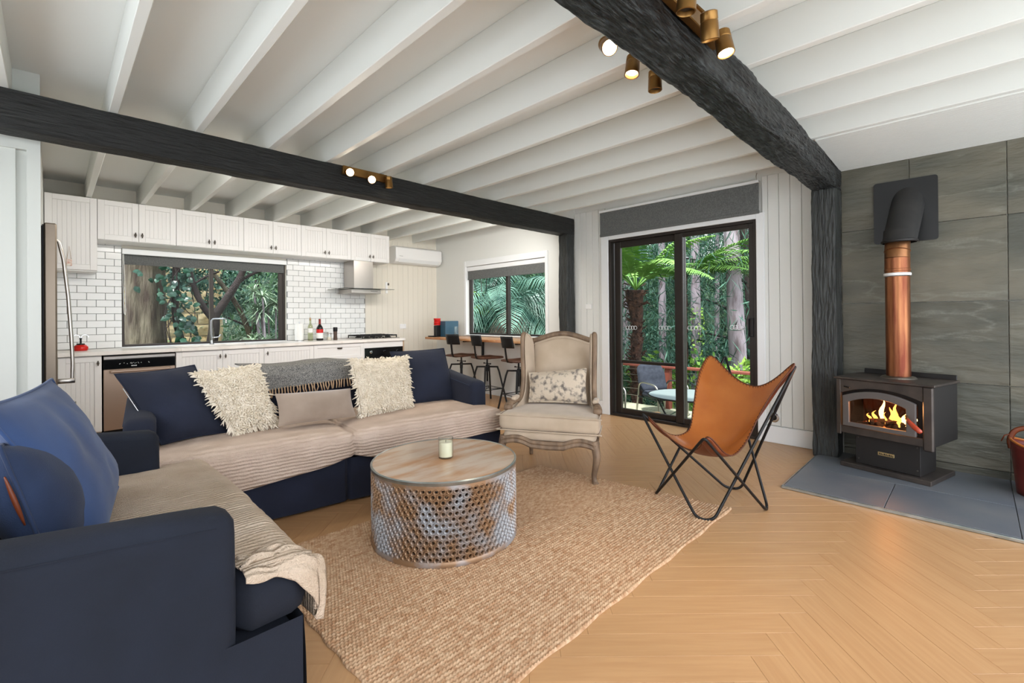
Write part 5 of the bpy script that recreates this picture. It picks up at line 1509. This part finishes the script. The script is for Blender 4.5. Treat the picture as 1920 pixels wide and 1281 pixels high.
# ================================================================ OUTSIDE
# terrain falling away and rising behind, all real ground
def gfun(x, y):
    d = max(0, x-9); d2 = max(0, y-10)
    return -.75+.10*max(0, y-7)*0+.13*d+.16*d2+.15*mnoise.noise(Vector((x*.3, y*.3, 0)))-.35*max(0, min(1, (x-6)/3))*(y < 9)
b = MB(); b.grid(lambda u, v: (-30+75*u, -30+75*v, gfun(-30+75*u, -30+75*v)), 60, 60); struct(b.build('ground', M['ground'], smooth=True), 'sloping leafy ground outside the house', 'ground')
b = MB(); b.box(-14, XS, -14, -1.5, -.3, -.06); b.box(-14, -1.5, -1.5, 14, -.3, -.06); struct(b.build('terrace', mat('pale_paving', sr(216, 219, 220), .9, col2=sr(200, 203, 204), nscale=4)), 'pale paved terrace behind the living room', 'terrace')  # unseen pale slab added to bounce daylight onto the ceiling
# deck with boards
DK = thing('deck', 'weathered timber deck outside the sliding door', 'deck', (6.0, 2.5, -.35))
DK['kind'] = 'structure'
k = 0
for i in range(24):
    x0 = 4.93+i*.097
    b = MB(); b.bbox(x0, x0+.091, -.5, 5.6, -.375, -.35, .003); b.build('deck_board', M['deck'], DK, world=True)
b = MB()
for y in (-.4, 1.6, 3.6, 5.4): b.box(4.93, 7.25, y, y+.09, -.52, -.376)
b.build('bearer', M['railing'], DK, world=True)
t = thing('door_step', 'low weathered timber step outside the sliding door', 'step', (5.5, 2.3, -.35))
for i in range(8):
    x0 = 5.02+i*.10; b = MB(); b.bbox(x0, x0+.094, 1.3, 3.35, -.17, -.145, .003); b.build('step_board', M['deck'], t, world=True)
b = MB(); b.box(5.03, 5.80, 1.32, 1.38, -.35, -.171); b.box(5.03, 5.80, 3.27, 3.33, -.35, -.171); b.build('bearer', M['deck'], t, world=True)
t = thing('deck_railing', 'red-brown timber handrail with wire strands around the deck', 'railing', (7.2, 3, -.35))
b = MB(); b.bbox(7.13, 7.26, -.5, 5.6, .315, .355, .006); b.build('handrail', M['railing'], t, world=True)
for y in (.1, 1.75, 3.55, 5.5):
    b = MB(); b.bbox(7.16, 7.25, y, y+.09, -.60, .316, .004); b.build('rail_post', M['railing'], t, world=True)
for z in (-.2, -.08, .04, .16, .26):
    b = MB(); b.tube([(7.2, -.5, z), (7.2, 5.6, z)], .004, 5); b.build('wire', M['steel'], t, world=True)
# outdoor table + chairs
t = thing('patio_table', 'round frosted glass patio table on the deck', 'table', (6.15, 2.80, -.35))
b = MB(); b.lathe([(0, .438), (.50, .438), (.505, .444), (.50, .450), (0, .450)], 40); b.build('glass_top', M['tableglass'], t, smooth=30)
b = MB(); b.tube([(.51*math.cos(a), .51*math.sin(a), .444) for a in [2*PI*k/36 for k in range(36)]], .012, 6, closed=True); b.build('rim', M['black'], t, smooth=True)
for k in range(4):
    a = PI/4+k*PI/2; b = MB(); b.tube(catmull([(.42*math.cos(a), .42*math.sin(a), .43), (.33*math.cos(a), .33*math.sin(a), .25), (.28*math.cos(a), .28*math.sin(a), .12), (.40*math.cos(a), .40*math.sin(a), .01)], 4), .013, 6); b.build('leg', M['black'], t, smooth=True)
def patio_chair(label, loc, rz):
    t = thing('patio_chair', label, 'chair', loc, rz, group='cushioned patio chairs')
    b = MB(); b.softbox(-.24, .24, -.26, .22, .26, .36, r=.04, n=10, nz=.004); b.build('seat_cushion', M['outcush'], t, smooth=True)
    def fn(p):
        q = Vector(p); q.y += (q.z-.36)*.28
        k = max(0, (q.z-.60)/.16)
        q.x *= math.sqrt(max(.05, 1-.55*min(1, k)**2)); q.z += .018*math.sin(q.x*26)*0
        q.y += -.012*abs(math.sin((q.z-.3)*16))
        return q
    b = MB(); b.softbox(-.25, .25, .18, .28, .34, .76, r=.045, d=[14, 4, 18], fn=fn); b.build('back_cushion', M['outcush'], t, smooth=True)
    for s_ in (-1, 1):
        b = MB(); b.tube(catmull([(s_*.27, -.24, .005), (s_*.27, -.25, .25), (s_*.28, -.22, .46), (s_*.28, 0, .50), (s_*.27, .20, .47), (s_*.26, .26, .30), (s_*.27, .30, .005)], 5), .014, 6); b.build('arm_frame', M['steel'], t, smooth=True)
    b = MB(); b.tube([(-.27, -.2, .26), (.27, -.2, .26), (.27, .24, .26), (-.27, .24, .26)], .012, 6, closed=True); b.build('seat_frame', M['black'], t, smooth=40)
    return t
patio_chair('high-backed charcoal cushioned patio chair facing the glass table', (6.72, 3.45, -.35), -math.radians(150)+PI*1.0-math.radians(55))
patio_chair('charcoal patio chair seen partly behind the tree fern trunk', (5.75, 3.95, -.35), math.radians(-20))

# ---- vegetation builders
def frond(b, base, d0, L, droop, pl, np_, wleaf, hang=.3, r0=.008, rnd=None, start=.12, serr=False, tip=.25):
    """arched frond: rachis tube and two rows of leaflets"""
    rnd = rnd or random
    d = Vector(d0).normalized(); P = [Vector(base)]
    n = 12
    for i in range(n):
        d = (d+Vector((0, 0, -droop/n))).normalized(); P.append(P[-1]+d*L/n)
    b.tube(P, [r0*(1-.8*i/n) for i in range(n+1)], 4, cap=False)
    hor = Vector((d0[0], d0[1], 0)); 
    side = Vector((-d0[1], d0[0], 0))
    if side.length < 1e-3: side = Vector((1, 0, 0))
    side.normalize()
    V_, F_ = [], []
    for k in range(np_):
        u = start+(1-start)*k/np_
        f_ = u*n; i = min(int(f_), n-1); p = P[i].lerp(P[i+1], f_-i); tdir = (P[i+1]-P[i]).normalized()
        ll = pl*math.sin(PI*(min(1, .18+.82*u**.8)))**.7*(1 if u < .9 else .8)+pl*tip*(1-u)*0
        ll = max(ll, pl*.18)
        for s_ in (-1, 1):
            q = (side*s_+tdir*.45+Vector((0, 0, rnd.uniform(-.1, .12)))).normalized()
            up = tdir.cross(side).normalized()
            e1 = p+q*ll*.5+Vector((0, 0, -hang*ll*.15)); e2 = p+q*ll+Vector((0, 0, -hang*ll*.8))
            w_ = tdir*wleaf*.5
            n0 = len(V_)
            if serr:
                m_ = 5
                for z in range(m_+1):
                    v_ = z/m_; c_ = p.lerp(e1, v_*2) if v_ < .5 else e1.lerp(e2, v_*2-1)
                    ww = w_*(1.25-v_)*(1.0 if z % 2 else .35); V_ += [c_-ww, c_+ww]
                for z in range(m_): F_.append((n0+2*z, n0+2*z+1, n0+2*z+3, n0+2*z+2))
            else:
                V_ += [p-w_*.6, p+w_*.6, e1+w_, e1-w_, e2]
                F_ += [(n0, n0+1, n0+2, n0+3), (n0+3, n0+2, n0+4)]
    b.add(V_, F_)
rf = random.Random(12)
# tree fern
t = thing('tree_fern', 'tree fern with dark shaggy trunk and bright green fronds beyond the deck', 'tree', (7.45, 4.32, -1.2))
b = MB(); b.tube([(0.02*math.sin(k*.9), .02*math.cos(k*.7), k*.15) for k in range(20)], [.10-.0*k+.02*math.sin(k*2.1)+(.05 if k > 16 else 0) for k in range(20)], 12)
b.build('trunk', M['fernbark'], t, smooth=True)
b = MB()
for k in range(150):
    a = rf.uniform(0, 2*PI); z = rf.uniform(.9, 2.95); r = .12+(.04 if z > 2.5 else 0)
    b.tube([(r*.8*math.cos(a), r*.8*math.sin(a), z), (r*1.25*math.cos(a), r*1.25*math.sin(a), z+.03), (r*1.6*math.cos(a), r*1.6*math.sin(a), z+rf.uniform(-.05, .10))], [.016, .012, .003], 4)
q = b.build('stub_scales', M['fernbark'], t); q['kind'] = 'stuff'
for k in range(17):
    a = 2*PI*k/17+rf.uniform(-.15, .15); el = rf.uniform(.9, 2.4)
    b = MB(); frond(b, (0, 0, 2.85), (math.cos(a), math.sin(a), el), rf.uniform(1.5, 2.0), rf.uniform(1.2, 1.7), .36, 40, .055, .35, .013, rf, .2, serr=True)
    b.build('frond', M['fern'], t)
# second fern high on the right, reaching into the right-hand pane
t = thing('tree_fern', 'slender tree fern behind the first, fronds reaching across the right pane', 'tree', (8.9, 4.12, -1.2))
b = MB(); b.tube([(0, 0, k*.16) for k in range(21)], [.09+.012*math.sin(k*2) for k in range(21)], 10); b.build('trunk', M['fernbark'], t, smooth=True)
for k in range(11):
    a = -1.55+rf.uniform(-1.3, 1.0); b = MB(); frond(b, (0, 0, 3.2), (math.cos(a), math.sin(a), rf.uniform(.1, .6)), rf.uniform(1.8, 2.3), rf.uniform(.5, .9), .30, 34, .055, .4, .012, rf, .2, serr=True)
    b.build('frond', M['fern'], t)
# gum trunks
def gum(label, x, y, r, lean, h=9, mt='gum', ivy=False):
    t = thing('gum_tree', label, 'tree', (x, y, gfun(x, y)-.3), 0, 'tall gum trees beyond the deck')
    P_ = [(lean[0]*u+.06*math.sin(u*3), lean[1]*u+.05*math.sin(u*2+1), h*u) for u in [k/16 for k in range(17)]]
    b = MB(); b.tube(P_, [r*(1.15-.5*k/16)*(1+.06*math.sin(k*1.7)) for k in range(17)], 14); b.build('trunk', M[mt], t, smooth=True)
    b = MB()
    for k in range(5):
        u = .55+.09*k; p = Vector((lean[0]*u, lean[1]*u, h*u)); a = rf.uniform(0, 6.28)
        b.tube([p, p+Vector((math.cos(a)*.8, math.sin(a)*.8, .7)), p+Vector((math.cos(a)*1.5, math.sin(a)*1.5, 1.9))], [.07, .05, .02], 6)
    b.build('branches', M[mt], t, smooth=True)
    if ivy:
        b = MB(); V_, F_ = [], []
        for k in range(260):
            a = rf.uniform(0, 6.28); z = rf.uniform(.2, 2.6); c = Vector((r*1.15*math.cos(a), r*1.15*math.sin(a), z)); s = rf.uniform(.05, .10)
            u_ = Vector((rf.uniform(-1, 1), rf.uniform(-1, 1), rf.uniform(-1, 1))).normalized(); v_ = u_.orthogonal().normalized(); n0 = len(V_)
            V_ += [c, c+u_*s*.5+v_*s*.4, c+u_*s, c+u_*s*.5-v_*s*.4]; F_.append((n0, n0+1, n0+2, n0+3))
        b.add(V_, F_); b.build('climbing_vine', M['lime'], t)
    return t
gum('pale gum trunk directly right of the tree fern, cut by the door stile', 10.5, 5.33, .085, (.05, .1))
gum('brown-grey gum trunk wrapped in vine in the right pane', 10.2, 4.38, .10, (.0, .05), ivy=True)
gum('thickest leaning mottled gum trunk at the right door edge', 9.0, 3.0, .145, (.2, .45), 8)
gum('thin distant gum trunk in the middle of the right pane', 14.5, 5.6, .07, (.1, 0))
gum('thin distant gum trunk near the thick leaning one', 15.5, 5.2, .07, (-.1, .1))
gum('slender gum trunk left of the tree fern', 12.0, 7.3, .09, (.1, -.1))
# forest trees (shared meshes, three kinds), leaves as long drooping blades
def crown_mesh(n, R, H, seed, ls, lw, blobs, droop=.7):
    r_ = np.random.RandomState(seed)
    C_ = np.stack([r_.uniform(-R, R, blobs), r_.uniform(-R, R, blobs), r_.uniform(.0, H, blobs)], 1)
    bi = r_.randint(0, blobs, n)
    P = C_[bi]+r_.normal(0, 1, (n, 3))*np.array([R*.22, R*.22, H*.07])
    D = r_.normal(0, 1, (n, 3)); D[:, 2] -= droop*1.6; D /= np.linalg.norm(D, axis=1)[:, None]
    U = np.cross(D, r_.normal(0, 1, (n, 3))); U /= np.linalg.norm(U, axis=1)[:, None]
    L_ = r_.uniform(.6, 1.2, n)[:, None]*ls; W_ = lw
    V_ = np.stack([P, P+D*L_*.5+U*W_, P+D*L_, P+D*L_*.5-U*W_], 1).reshape(-1, 3)
    F_ = np.arange(4*n).reshape(n, 4)
    return V_.tolist(), F_.tolist()
def crown_obj(name, mt, parent, args):
    b = MB(); V_, F_ = crown_mesh(*args); b.v = [tuple(v) for v in V_]; b.f = [tuple(f) for f in F_]
    return b.build(name, mt, parent)
protos = []
for k, (mt, a) in enumerate([('forest', (17000, 2.2, 8, 1, .24, .0095, 90)), ('forest2', (13000, 2.0, 7, 2, .15, .018, 70)), ('forest', (17000, 2.6, 9, 3, .30, .009, 100))]):
    t = thing('forest_tree', '', 'tree', (0, 0, 0), 0, 'forest trees behind the house')
    b = MB(); P_ = [(.1*math.sin(q*.8+k), .1*math.cos(q*.6), q*.7) for q in range(13)]; b.tube(P_, [.12-.007*q for q in range(13)], 8)
    for q in range(14):
        p = Vector(P_[3+q % 9]); aa = rf.uniform(0, 6.28); b.tube([p, p+Vector((math.cos(aa)*.9, math.sin(aa)*.9, .4)), p+Vector((math.cos(aa)*1.7, math.sin(aa)*1.7, .5))], [.035, .025, .008], 4)
    b.build('trunk', M['darkbark'] if k != 1 else M['gum'], t, smooth=True)
    crown_obj('crown', M[mt], t, a)
    protos.append(t)
kinds = ['dark green drooping she-oak in the forest beyond the deck', 'lighter green small-leaved forest tree beyond the deck', 'tall blue-green forest tree with long hanging needles']
tp = []
r2 = random.Random(33)
for i in range(13):
    a = math.radians(6+i*6.2); d = 15+3.2*math.sin(i*2.3); tp.append((d*math.cos(a), d*math.sin(a), i % 3))
for i in range(12):
    a = math.radians(8+i*6.4); d = 21+2.5*math.sin(i*1.3); tp.append((d*math.cos(a), d*math.sin(a), (i+1) % 3))
for i in range(9):
    a = math.radians(10+i*6.5); d = 27+2*math.sin(i*1.7); tp.append((d*math.cos(a), d*math.sin(a), (i*2) % 3))
used = set()
for (x, y, kd) in tp:
    if kd not in used: o = protos[kd]; used.add(kd)
    else: o = copy_tree(protos[kd])
    o.location = (x, y, gfun(x, y)-.9-r2.uniform(0, .6)); o.rotation_euler = (0, 0, r2.uniform(0, 6.28)); s = r2.uniform(.85, 1.2); o.scale = (s, s, s*1.1)
    o['label'] = kinds[kd]; o['group'] = ['she-oaks of the forest', 'small-leaved trees of the forest', 'long-needled trees of the forest'][kd]
# undergrowth shrubs by the deck
def shrub(name, label, x, y, z, mt, a, cat='shrub', group=None):
    t = thing(name, label, cat, (x, y, z), 0, group)
    b = MB()
    for q in range(6): aa = q*1.05; b.tube([(0, 0, 0), (math.cos(aa)*.2, math.sin(aa)*.2, .4), (math.cos(aa)*.35, math.sin(aa)*.35, .8)], [.015, .01, .004], 4)
    b.build('stems', M['darkbark'], t); crown_obj('leaves', M[mt], t, a); return t
shrub('leafy_shrub', 'bright lime green shrub seen through the deck railing', 8.1, 3.9, -.9, 'lime', (900, .5, 1.2, 5, .14, .035, 14, .1))
shrub('leafy_shrub', 'lime green shrub right of the butterfly chair beyond the railing', 8.0, 2.55, -.9, 'lime', (900, .5, 1.25, 6, .14, .035, 14, .1))
shrub('leafy_shrub', 'mid green bush under the tree fern beyond the deck', 9.2, 5.6, -1.1, 'forest2', (1600, .8, 1.6, 7, .14, .03, 20, .1))
shrub('leafy_shrub', 'dark green bush below the gum trees', 11, 4.5, -1.0, 'forest', (2200, 1.4, 1.8, 8, .16, .03, 30, .1))
t = thing('red_flower_plant', 'green plant with red blooms beside the far patio chair', 'plant', (7.7, 5.0, -1.1))
crown_obj('leaves', M['forest2'], t, (500, .3, 1.3, 9, .12, .03, 10, .1))
b = MB()
for q in range(9): b.lathe([(0, -.03), (.035, 0), (0, .03)], 7, M=Tm(rf.uniform(-.2, .2), rf.uniform(-.2, .2), 1.25+rf.uniform(-.1, .15)))
b.build('blooms', mat('red_bloom', sr(210, 50, 60), .5), t)
# palm outside the bar window
t = thing('palm_tree', 'palm with long arching fronds and a skirt of dead fronds outside the bar window', 'tree', (6.95, 7.05, -1.5))
b = MB(); b.tube([(0, 0, k*.2) for k in range(15)], .13, 10); b.build('trunk', M['fernbark'], t, smooth=True)
for k in range(17):
    a = 2*PI*k/17+rf.uniform(-.15, .15); el = rf.uniform(.2, 1.4)
    b = MB(); frond(b, (0, 0, 2.95), (math.cos(a), math.sin(a), el), rf.uniform(1.7, 2.3), rf.uniform(1.5, 2.2), .70, 38, .030, .9, .018, rf, .1)
    b.build('frond', M['palm'], t)
for k in range(14):
    a = 2*PI*k/14+rf.uniform(-.15, .15)
    b = MB(); frond(b, (0, 0, 2.85), (math.cos(a), math.sin(a), -.1), rf.uniform(1.0, 1.4), rf.uniform(3.0, 4.5), .42, 26, .026, 1.0, .014, rf, .1)
    b.build('dead_frond', M['dead'], t)
t = thing('palm_tree', 'second palm with blue-green fronds behind the first at the left of the bar window', 'tree', (7.4, 8.9, -1.4))
b = MB(); b.tube([(0, 0, k*.2) for k in range(16)], .12, 10); b.build('trunk', M['fernbark'], t, smooth=True)
for k in range(16):
    a = 2*PI*k/16+rf.uniform(-.15, .15)
    b = MB(); frond(b, (0, 0, 3.1), (math.cos(a), math.sin(a), rf.uniform(.2, 1.6)), rf.uniform(1.8, 2.3), rf.uniform(1.4, 2.0), .7, 38, .030, .9, .016, rf, .1)
    b.build('frond', M['palm'], t)
shrub('leafy_shrub', 'pale yellow-green leafy shrub in front of the palm', 6.3, 7.15, -.6, 'lime', (260, .22, .35, 15, .12, .02, 7, .3)).location.z = 1.30
shrub('leafy_shrub', 'soft green bush at the foot of the palm', 8.4, 7.0, -1.0, 'forest2', (1600, .8, 1.5, 16, .12, .03, 20, .1))

# ---- kitchen window view
t = thing('old_tree', 'massive grey-brown tree trunk close outside the kitchen window', 'tree', (1.02, 9.35, -.6))
def fn(u, v):
    a = 2*PI*u; z = 5*v
    r = .255+.10*max(0, (1.6-z))/1.6*.5+.018*math.sin(a*5+z)+.03*mnoise.noise(Vector((math.cos(a)*2, math.sin(a)*2, z*.8)))+.012*mnoise.noise(Vector((math.cos(a)*9, math.sin(a)*9, z*2)))
    return (r*math.cos(a)+.04*math.sin(z), r*math.sin(a), z)
b = MB(); b.grid(fn, 64, 90); b.build('trunk', M['bark'], t, smooth=True)
t = thing('climbing_ivy', 'dark glossy broad-leaved vine hanging beside the massive trunk', 'vine', (1.45, 8.9, .2))
for k in range(120):
    z = rf.uniform(.3, 2.1); x = .12*math.sin(z*3)+rf.uniform(-.20, .22)*(1 if z > 1 else .6); y = rf.uniform(-.15, .15)
    if k < 10: x -= .35; z = rf.uniform(1.5, 2.0)
    c = Vector((x, y, z)); s = rf.uniform(.09, .15); d = Vector((rf.uniform(-1, 1), rf.uniform(-.8, .2), rf.uniform(-1, .1))).normalized(); e = d.cross(Vector((rf.uniform(-.3, .3), -1, rf.uniform(-.3, .5)))).normalized(); nn = d.cross(e)
    V_ = [c, c+d*s*.25+e*s*.32, c+d*s*.6+e*s*.30, c+d*s, c+d*s*.6-e*s*.30, c+d*s*.25-e*s*.32, c+d*s*.5-nn*s*.06]
    b = MB(); b.add(V_, [(0, 1, 6), (1, 2, 6), (2, 3, 6), (3, 4, 6), (4, 5, 6), (5, 0, 6)]); b.build('leaf', M['ivy'], t)
b = MB()
for q in range(6):
    P_ = [(rf.uniform(-.08, .08)+.1*math.sin(k*.5+q)+(q-3)*.05, rf.uniform(-.05, .05), 2.2-k*.2) for k in range(12)]; b.tube(P_, .006, 4)
b.build('vine_stems', M['darkbark'], t)
t = thing('forked_tree', 'dark forked garden tree crossing the middle of the kitchen window', 'tree', (1.93, 9.3, -.32))
b = MB()
b.tube(catmull([(.0, 0, 0), (.0, 0, .9), (.05, 0, 1.35), (.05, 0, 1.65)], 5), [.085]*16, 8)
b.tube(catmull([(.04, 0, 1.50), (-.12, 0, 1.75), (-.26, .02, 2.15), (-.34, 0, 2.6), (-.5, 0, 3.4)], 5), [.055-.0012*k for k in range(21)], 8)
b.tube(catmull([(.05, 0, 1.55), (.26, 0, 1.9), (.45, 0, 2.25), (.62, 0, 2.7), (.9, 0, 3.3)], 5), [.075-.002*k for k in range(21)], 8)
b.tube(catmull([(.40, 0, 2.15), (.7, .05, 2.35), (1.1, .1, 2.5), (1.6, 0, 2.55)], 4), [.035-.002*k for k in range(13)], 6)
b.tube(catmull([(-.25, 0, 2.1), (-.05, .05, 2.25), (.15, .1, 2.35)], 4), .018, 5)
b.build('branches', M['darkbark'], t, smooth=True)
t = thing('leaning_tree', 'thin dark leaning trunk crossing behind the forked tree', 'tree', (2.78, 9.6, -.6))
b = MB(); b.tube(catmull([(.02, 0, 0), (-.10, 0, 1.2), (-.35, 0, 2.0), (-.8, 0, 2.7), (-1.1, 0, 3.3)], 5), [.06-.0015*k for k in range(21)], 8); b.build('trunk', M['bark'], t, smooth=True)
t = thing('leaning_tree', 'short thin dark trunk at the foot of the sandstone wall', 'tree', (1.62, 9.5, -.6))
b = MB(); b.tube(catmull([(.02, 0, 0), (-.05, 0, 1.2), (-.16, 0, 2.0), (-.1, 0, 3.3)], 5), .055, 8); b.build('trunk', M['darkbark'], t, smooth=True)
# sandstone block wall (neighbour)
t = thing('sandstone_wall', 'pale sandstone block wall of the neighbouring building', 'wall', (1.6, 11.2, -.6)); t['kind'] = 'structure'
b = MB(); b.box(-1.2, 2.55, 11.22, 11.5, -.6, 3.6); b.build('mortar', M['mortar'], t, world=True)
for j in range(17):
    for i in range(9):
        x0 = -1.2+i*.44-(j % 2)*.22; a, c = max(-1.2, x0), min(2.55, x0+.42)
        if c-a < .06: continue
        z0 = -.55+j*.235
        b = MB(); b.softbox(a, c, 11.17, 11.25, z0, z0+.215, r=.02, d=[4, 2, 3], nz=.008, ns=6); b.build('stone_block', M['block'], t, world=True)
t = thing('garden_fence', 'pale slatted screen behind the massive trunk at the left window edge', 'fence', (.2, 10.4, -.6))
for k in range(22):
    b = MB(); b.bbox(-.8, 1.0, 10.4, 10.43, .3+k*.10, .36+k*.10, .003); b.build('slat', M['mortar'], t, world=True)
b = MB(); b.box(.98, 1.04, 10.40, 10.46, -.6, 2.5); b.box(-.8, -.74, 10.40, 10.46, -.6, 2.5); b.build('post', M['mortar'], t, world=True)
# dracaena / strap-leaved plants
def strap(label, x, y, z0, h, nheads, seed, grp='strap-leaved garden plants'):
    t = thing('dracaena', label, 'plant', (x, y, z0), 0, grp)
    r_ = random.Random(seed); bs = MB(); bl = MB()
    for k in range(nheads):
        tx, ty, tz = r_.uniform(-.35, .35), r_.uniform(-.3, .3), h*r_.uniform(.55, 1.0)
        if h > .3: bs.tube([(tx*.3, ty*.3, 0), (tx*.7, ty*.7, tz*.5), (tx, ty, tz)], .018, 5)
        V_, F_ = [], []
        for q in range(46):
            a = r_.uniform(0, 6.28); el = r_.uniform(-.1, 1.3); L_ = r_.uniform(.35, .6); d = Vector((math.cos(a), math.sin(a), el)).normalized(); s_ = Vector((-math.sin(a), math.cos(a), 0))*.013
            p = Vector((tx, ty, tz)); n0 = len(V_)
            for m_ in range(5):
                u = m_/4; c = p+d*L_*u+Vector((0, 0, -.45*L_*u*u)); w_ = s_*(1-u)**.5 if u < 1 else s_*0
                V_ += [c-w_, c+w_]
            for m_ in range(4): F_.append((n0+2*m_, n0+2*m_+1, n0+2*m_+3, n0+2*m_+2))
        bl.add(V_, F_)
    if bs.v: bs.build('stems', M['gum'], t, smooth=True)
    bl.build('strap_leaves', M['dracaena'], t); return t
strap('tall dracaena with strappy heads at the right side of the kitchen window', 2.98, 9.4, -.6, 2.6, 8, 3)
strap('low spiky strap-leaved plant at the bottom right of the kitchen window', 2.66, 9.0, .55, .25, 4, 4)
strap('second low spiky plant further right below the dracaena', 2.93, 8.85, .5, .22, 4, 6)
strap('low spiky plant behind, between leaning trunk and dracaena', 2.95, 10.2, .3, .5, 4, 7)
shrub('garden_bush', 'feathery mid-green bush behind the forked tree', 4.9, 12.2, -.6, 'forest', (4200, 1.2, 3.2, 21, .16, .022, 40, .3))
shrub('garden_bush', 'light airy shrub in front of the sandstone wall', 1.95, 9.9, -.6, 'forest2', (650, .4, 1.6, 22, .08, .020, 18, .3))
shrub('garden_bush', 'leafy canopy bush filling the top of the kitchen window', 2.0, 10.2, 1.35, 'forest', (2200, .6, 1.2, 23, .10, .024, 36, .3))
